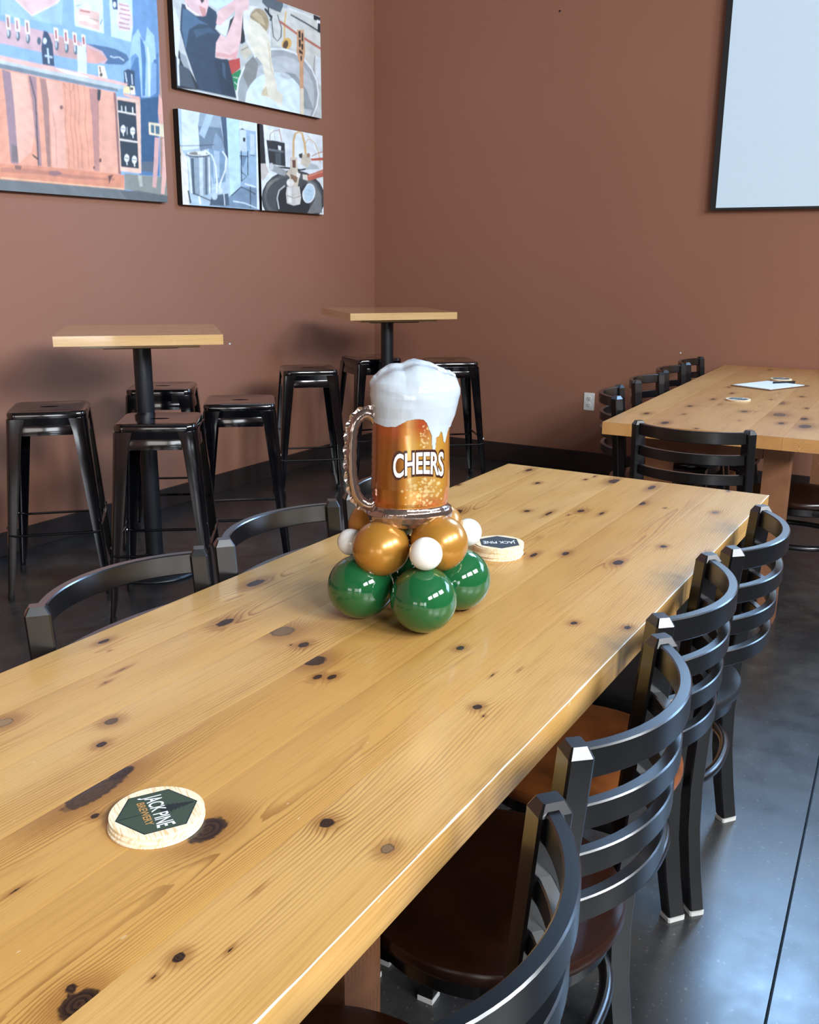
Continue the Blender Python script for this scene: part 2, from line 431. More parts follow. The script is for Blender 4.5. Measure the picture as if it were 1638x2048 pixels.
def leg_board(parent, mat, x, y, w, d, h, seed, knots=()):
    # upright board: its length runs up
    Mx = Matrix.Translation((x, y, 0)) @ Matrix(((0, 0, 1, d/2), (0, 1, 0, 0), (1, 0, 0, 0), (0, 0, 0, 1)))
    o = tilted_board('leg', mat, parent, (h, w, d), knots, seed, Mx, step=.02, bev=.002)
    bm = bmesh.new(); bm.from_mesh(o.data); bmesh.ops.recalc_face_normals(bm, faces=bm.faces); bm.to_mesh(o.data); bm.free()
    return o

def make_table_one():
    t = empty('community_table', (0, 0, 0))
    tag(t, 'long varnished knotty pine table carrying the beer mug balloon centrepiece', 'table')
    ed = [.447, .586, .721, .855, .983, 1.110, 1.231]
    fs = [False, True, True, False, True, True]; tn = [.45, .85, .75, .25, .35, .15]
    for i in range(6):
        board('plank', M['pine'], t, -.9, 2.70, ed[i]+.0002, ed[i+1]-.0002, .712, .76, KN1, 11+i, .0045, coarse=.35, flatsawn=fs[i], tint=tn[i])
    # worn arris along the near long edge: a ragged pale strip where the varnish is rubbed off
    rs = np.random.RandomState(5); xs = np.arange(-.9, 2.7005, .012); n = len(xs)
    a = .0005+.0009*np.clip(fbm1(xs, rs, 4, 14), 0, 2); b = .0004+.0008*np.clip(fbm1(xs+9, rs, 4, 17), 0, 2)
    g = MB(); V = []; 
    for i in range(n):
        V += [(xs[i], .447+a[i], .7602), (xs[i], .4467, .7600-.0002), (xs[i], .4467, .7592-b[i])]
    Fs = []
    for i in range(n-1):
        for k in range(2): Fs.append((3*i+k, 3*i+3+k, 3*i+4+k, 3*i+1+k))
    g.add(V, Fs)
    link('worn_edge', g.mesh(), t, M['worn'])
    for x in (-.6, .92, 2.41):
        for y in (.655, 1.045):
            leg_board(t, M['pine_red'] if x < 2 else M['pine2'], x, y, .09, .09, .712, int(x*10)+int(y*10)+9)
    for y in (.60, 1.10):
        tilted_board('side_rail', M['pine2'], t, (3.0, .085, .022), (), 31, Matrix.Translation((-.6, y, .669)) @ Matrix.Rotation(math.pi/2, 4, 'X') @ Matrix.Translation((0, 0, .011)), step=.03)
    return t
make_table_one()

KN2 = [(0.297,-0.093,9,2.4,0.9),(0.6,-0.203,9,2.2,0.9),(0.874,-0.246,8,2.5,0.9),(1.129,-0.282,8,2.2,0.9),(1.355,-0.225,7,2.2,0.9),(0.564,-0.435,12,1.8,0.6),(0.549,-0.578,22,1.8,0.6),(0.486,-0.68,12,2.5,0.8),(0.324,-0.616,10,2.2,0.9),(0.292,-0.706,20,2,0.7),(0.906,-0.535,15,2.2,0.5),(1.179,-0.588,8,2,0.8),(0.799,-0.654,8,2,0.8),(1.872,-0.636,9,2.4,0.8),(2.246,-0.589,12,2.4,0.7),(2.3,-0.277,10,2.4,0.6),(0.102,-0.218,12,2.4,0.9),(0.309,-0.462,4,2,0.9),(1.003,-0.478,5,2,0.8),(0.359,-0.233,5,3,0.8),(0.03,-0.354,7,1.5,0.9),(0.725,-0.305,4,5,0.8)]
Z2 = .77
def make_table_two():
    t = empty('community_table', (3.575, 1.235, 0), math.radians(2.2))
    tag(t, 'reddish knotty pine table by the far wall under the projection screen', 'table')
    ed = [-.80, -.665, -.53, -.40, -.27, -.135, 0]
    for i in range(6):
        board('plank', M['pine2'], t, 0, 2.452, ed[i]+.0003, ed[i+1]-.0003, .722, Z2, KN2, 41+i, .010, flatsawn=i % 2 == 0, tint=[.5, .8, .3, .6, .9, .4][i])
    for x in (.22, 2.12):
        for y in (-.18, -.632):
            leg_board(t, M['pine_red'], x, y, .095, .09, .722, int(x*10)+int(-y*10)+3, [(.62, -.01, 14, 1.7, .9), (.18, .02, 8, 1.5, .9)] if y < -.5 else ())
    for y in (-.17, -.63):
        tilted_board('side_rail', M['pine_red'], t, (1.9, .08, .022), (), 51, Matrix.Translation((.22, y, .672)) @ Matrix.Rotation(math.pi/2, 4, 'X') @ Matrix.Translation((0, 0, .011)), step=.03)
    tilted_board('end_rail', M['pine_red'], t, (.36, .06, .022), (), 53, Matrix.Translation((.19, -.58, .68)) @ Matrix.Rotation(math.pi/2, 4, 'Z') @ Matrix.Rotation(math.pi/2, 4, 'X') @ Matrix.Translation((0, 0, .011)), step=.03)
    return t
make_table_two()

# ------------------------------------------------------------------ pub tables
def make_pub(loc, rz, label, seed):
    t = empty('pub_table', (loc[0], loc[1], 0), rz); tag(t, label, 'table', 'square pub tables by the left wall')
    s = .325; e = [-s, -.195, -.065, .065, .195, s]
    for i in range(5):
        board('top_board', M['pine_pub'], t, -s, s, e[i]+.0003, e[i+1]-.0003, 1.040, 1.08, [(.1, e[i]+.05, 7, 1.8, .5)] if i in (1, 3) else (), seed+i, .02, tint=.3+.1*i)
    MB().box((-.235, -.235, 1.022), (.235, .235, 1.040), bev=.002).build('underframe', M['pine_pub'], t, False)
    me = t.children[-1].data
    for nm, v in (('ring', 0.), ('rho', 9.), ('tint', .2), ('kdark', 1.)):
        a = me.attributes.new(nm, 'FLOAT', 'POINT'); a.data.foreach_set('value', [v]*len(me.vertices))
    MB().box((-.15, -.15, 1.012), (.15, .15, 1.022), bev=.002).build('top_plate', M['pole'], t)
    MB().lathe([(.038, .03), (.038, 1.012)], 32).build('pole', M['pole'], t)
    MB().lathe([(.196, 0), (.2, .006), (.198, .012), (.185, .018), (.15, .028), (.09, .045), (.055, .06), (.045, .08), (.040, .085)], 48).build('base_disc', M['pole'], t, 50)
    return t
make_pub((2.99, 3.10), math.radians(-45), 'square pine pub table nearest the big bar picture, left of the corner', 60)
make_pub((5.03, 3.13), math.radians(-40), 'square pine pub table in the corner behind the mug balloon', 70)

# ------------------------------------------------------------------ bar stools
def rsq(h, r, z, n=5, cx=0, cy=0):
    out = []
    for q, (sx, sy) in enumerate(((1, 1), (-1, 1), (-1, -1), (1, -1))):
        for k in range(n+1):
            a = math.pi/2*(q+k/n); out.append((cx+sx*(h-r)+r*math.cos(a), cy+sy*(h-r)+r*math.sin(a), z))
    return out
def make_stool():
    t = empty('bar_stool'); G = M['gloss']
    n = 6; m = 4*(n+1)
    g = MB(); top = .775
    rings = [rsq(.150, .035, top-.062, n), rsq(.1535, .036, top-.030, n), rsq(.1525, .036, top-.030, n), rsq(.1545, .038, top-.012, n), rsq(.150, .036, top-.003, n), rsq(.142, .032, top, n), rsq(.132, .03, top-.002, n)]
    slot = []
    for p in rsq(1, .98, 0, n):
        slot.append((p[0]*.038, p[1]*.014, top-.002))
    rings.append(slot); rings.append([(x, y, z-.02) for x, y, z in slot])
    g.loft(rings, cap=False); g.build('seat', G, t, 40)
    # skirt under the seat: four pressed side panels
    for k in range(4):
        MB().box((-.098, -.1515, -.040), (.098, -.1480, 0), RZ(k*math.pi/2) @ Matrix.Translation((0, 0, top-.058)) @ Matrix.Translation((0, -.15, 0)) @ Matrix.Rotation(math.radians(-6), 4, 'X') @ Matrix.Translation((0, .15, 0)), bev=.0015).build('apron', G, t)
    # cross brace
    g = MB()
    for s in (1, -1):
        g.tube([(-.12, -.12*s, top-.085), (0, 0, top-.108), (.12, .12*s, top-.085)], .008, 8)
    g.build('cross_brace', G, t)
    # folded tapering legs
    for k in range(4):
        R_ = RZ(k*math.pi/2); rings = []
        Zs = [top-.030, top-.09, top-.2, .42, .2, .10, .045, .02]
        for z in Zs:
            f = (top-.03-z)/(top-.05); h = .1545+(.205-.1545)*f; wdt = .062*(1-f)+.026*f
            if z == Zs[0]: wdt = .070
            if z < .1: wdt *= .8
            th = .0035; r = .016*(1-f)+.010*f; pts = []
            # outer L path: along y face, corner arc, along x face
            c = h-r; ol = [(h-wdt, h)]+[(c+r*math.sin(a), c+r*math.cos(a)) for a in np.linspace(0, math.pi/2, 6)]+[(h, h-wdt)]
            r2 = max(r-th, .002); il = [(h-th, h-wdt)]+[(c+r2*math.cos(a), c+r2*math.sin(a)) for a in np.linspace(0, math.pi/2, 6)]+[(h-wdt, h-th)]
            pts = [(x, y, z) for x, y in ol+il]
            rings.append(pts)
        lg = MB().loft(rings, M=R_).build('leg', G, t, 50)
        MB().lathe([(.011, 0), (.013, .004), (.012, .03)], 12, M=R_ @ Matrix.Translation((.194, .194, 0))).build('rubber_foot', M['rubber'], lg)
        lip = MB()
    # foot rods, lower pair and upper pair
    for k in range(4):
        z = .30 if k % 2 else .27
        h = .187; g = MB()
        g.tube([(-h+.006, -h+.004, z+.006), (-h+.03, -h+.002, z), (0, -h+.002, z), (h-.03, -h+.002, z), (h-.006, -h+.004, z+.006)], .0058, 8, M=RZ(k*math.pi/2))
        g.build('foot_rod', G, t)
    return t
proto = make_stool()
STOOLS = [((2.665, 3.32), -45, 'gloss black metal stool at the left border of the photo, most to the left'),
 ((2.690, 2.715), -53, 'gloss black metal stool in front of the left pub table pole, nearest to the camera'),
 ((3.255, 2.79), -51, 'gloss black metal stool to the right of the left pub table pole'),
 ((3.415, 3.415), -53, 'gloss black metal stool behind the left pub table pole'),
 ((4.46, 3.31), -47, 'gloss black metal stool left of the corner pub table, before the left wall'),
 ((5.18, 3.345), -34, 'gloss black metal stool behind the corner pub table pole, mostly hidden'),
 ((5.30, 2.84), -50, 'gloss black metal stool right of the mug balloon, against the far wall')]
for i, (c, a, lb) in enumerate(STOOLS):
    o = proto if i == 0 else copy_tree(proto)
    o.location = (c[0], c[1], 0); o.rotation_euler = (0, 0, math.radians(a)); tag(o, lb, 'stool', 'gloss black metal bar stools')

# ------------------------------------------------------------------ ladder-back chairs (local: seat centre at origin, facing +y)
def make_chair(seat_mat, low_bow=.072, drop=0):
    t = empty('ladder_back_chair'); K = M['metal']
    MB().lathe([(.192, .430), (.202, .434), (.2055, .441), (.2055, .450), (.202, .456), (.187, .459), (.12, .4575), (.02, .456)], 48).build('seat', seat_mat, t, 40)
    MB().lathe([(.185, .398), (.1885, .402), (.1885, .428), (.185, .431), (.15, .431)], 48).build('seat_frame', K, t, 40)
    # rear posts run from the floor to the top, section turned towards the bow of the slats
    PP = [(0, .202, -.176), (.10, .198, -.163), (.20, .195, -.152), (.30, .193, -.149), (.42, .193, -.154), (.52, .192, -.162), (.62, .191, -.170), (.72, .190, -.179), (.815, .190, -.187)]
    for s in (-1, 1):
        a = .72; ld = Vector((-s*math.cos(a), math.sin(a), 0)); sd = Vector((s*math.sin(a), math.cos(a), 0))
        rings = []
        def sec(c, k, z, h1=.0205, h2=.0165):
            c = Vector((c[0], c[1], z)); b = .003
            P = []
            for (u, v) in ((h1, h2-b), (h1-b, h2), (-h1+b, h2), (-h1, h2-b), (-h1, -h2+b), (-h1+b, -h2), (h1-b, -h2), (h1, -h2+b)):
                P.append(c+ld*u*k+sd*v*k)
            return P
        for z, x, y in PP: rings.append(sec((s*x, y), 1 if z > .05 else .97, max(z, .012)))
        x, y = s*PP[-1][1], PP[-1][2]
        rings.append(sec((x, y), 1.0, .818)); rings.append(sec((x, y), .62, .831))
        p = MB().loft(rings).build('post', K, t, 25)
        q = MB().loft([sec((s*.202, -.176), 1.04, 0.0), sec((s*.202, -.176), 1.04, .009)]).build('glide', M['glide'], p, False)
        # front legs
        FP = [(.010, .197, .205), (.2, .186, .178), (.43, .168, .150)]
        rings = [[(s*x+u, y+v, z) for u, v in ((.015, .015), (-.015, .015), (-.015, -.015), (.015, -.015))] for z, x, y in FP]
        p = MB().loft(rings).build('leg', K, t, False)
        MB().box((s*.197-.016, .205-.016, 0), (s*.197+.016, .205+.016, .011)).build('glide', M['glide'], p, False)
    # bowed slats
    for k, (zc, hh) in enumerate(((.803, .0205), (.727-drop, .0175), (.657-drop, .0175), (.587, .0175))):
        yp = np.interp(zc, [q[0] for q in PP], [q[2] for q in PP]); xp = np.interp(zc, [q[0] for q in PP], [q[1] for q in PP])
        sag = .072 if k == 0 else low_bow; hw = xp-.006; R_ = (hw*hw+sag*sag)/(2*sag); am = math.asin(hw/R_)
        path = [(R_*math.sin(a_), yp-.004+(R_*math.cos(am))-R_*math.cos(a_), zc) for a_ in np.linspace(-am, am, 25)]
        th = .0088; b = .002
        MB().sweep(path, lambda i: [(th, -hh+b), (th-b, -hh), (-th+b, -hh), (-th, -hh+b), (-th, hh-b), (-th+b, hh), (th-b, hh), (th, hh-b)],
                   side=lambda i, tt: tt.cross(Vector((0, 0, 1)))).build('slat', K, t, 35)
    # small weld brackets behind the slat ends
    # round foot ring
    def se(a, r, z):
        c, s_ = math.cos(a), math.sin(a); n = 2.5
        k = (abs(c)**n+abs(s_)**n)**(-1/n)
        return (c*k*(r+.008), s_*k*r+.018, z)
    MB().tube([se(2*math.pi*i/56, .196, .275) for i in range(56)], .0115, 10, closed=True).build('foot_ring', K, t, True)
    # two bars carrying the seat
    g = MB()
    for s in (-1, 1): g.box((s*.165-.011, -.16, .405), (s*.165+.011, .155, .428), bev=.002)
    g.box((-.17, -.166, .405), (.17, -.144, .428), bev=.002); g.box((-.16, .138, .405), (.16, .160, .428), bev=.002)
    g.build('seat_support', K, t)
    return t
prot = {k: make_chair(M[k]) for k in ('seat_brown', 'seat_dark', 'seat_black')}
prot['left'] = make_chair(M['seat_dark'], .030, .012)
used = set()
def chair(kind, x, y, deg, label, group):
    if kind in used: o = copy_tree(prot[kind])
    else: o = prot[kind]; used.add(kind)
    o.location = (x, y, 0); o.rotation_euler = (0, 0, math.radians(deg)); tag(o, label, 'chair', group); return o
GR = 'chairs along the right side of the long table'
chair('seat_dark', .170, .515, 1, 'black ladder-back chair with dark seat at the bottom border, nearest the camera', GR)
chair('seat_dark', .657, .508, 2, 'black ladder-back chair cut off by the bottom of the photo, in the right-hand row', GR)
chair('seat_dark', 1.167, .540, 1.5, 'black ladder-back chair with dark brown seat, second of the right-hand row', GR)
chair('seat_brown', 1.628, .579, 2.5, 'black ladder-back chair with orange-brown wooden seat, third of the right-hand row', GR)
chair('seat_black', 2.076, .567, 3, 'black ladder-back chair with black padded seat at the far end of the right-hand row', GR)
GL = 'chairs along the left side of the long table'
chair('left', 1.147, 1.079, 180, 'black ladder-back chair left of the table, its single top slat nearest the left border', GL)
chair('left', 1.600, 1.079, 180, 'black ladder-back chair left of the table, in the middle of the left row', GL)
chair('left', 2.062, 1.079, 180, 'black ladder-back chair left of the table, right behind the mug balloon', GL)
chair('seat_dark', 3.507, .822, -90, 'black ladder-back chair at the near end of the second table, back to the camera', None)
G2 = 'chairs between the second table and the far wall'
for i, (x, yy, lb, an) in enumerate(((4.13, 1.165, 'beside the wall outlet, nearest of the row behind the second table', 197), (4.66, 1.20, 'second from the outlet in the row behind the second table', 180), (5.17, 1.22, 'third from the outlet in the row behind the second table', 182), (5.63, 1.23, 'farthest in the row behind the second table', 183))):
    chair('seat_dark', x, yy, an, 'black ladder-back chair '+lb, G2)
chair('seat_dark', 4.14, .565, 3, 'black ladder-back chair tucked under the second table at the right border', None)

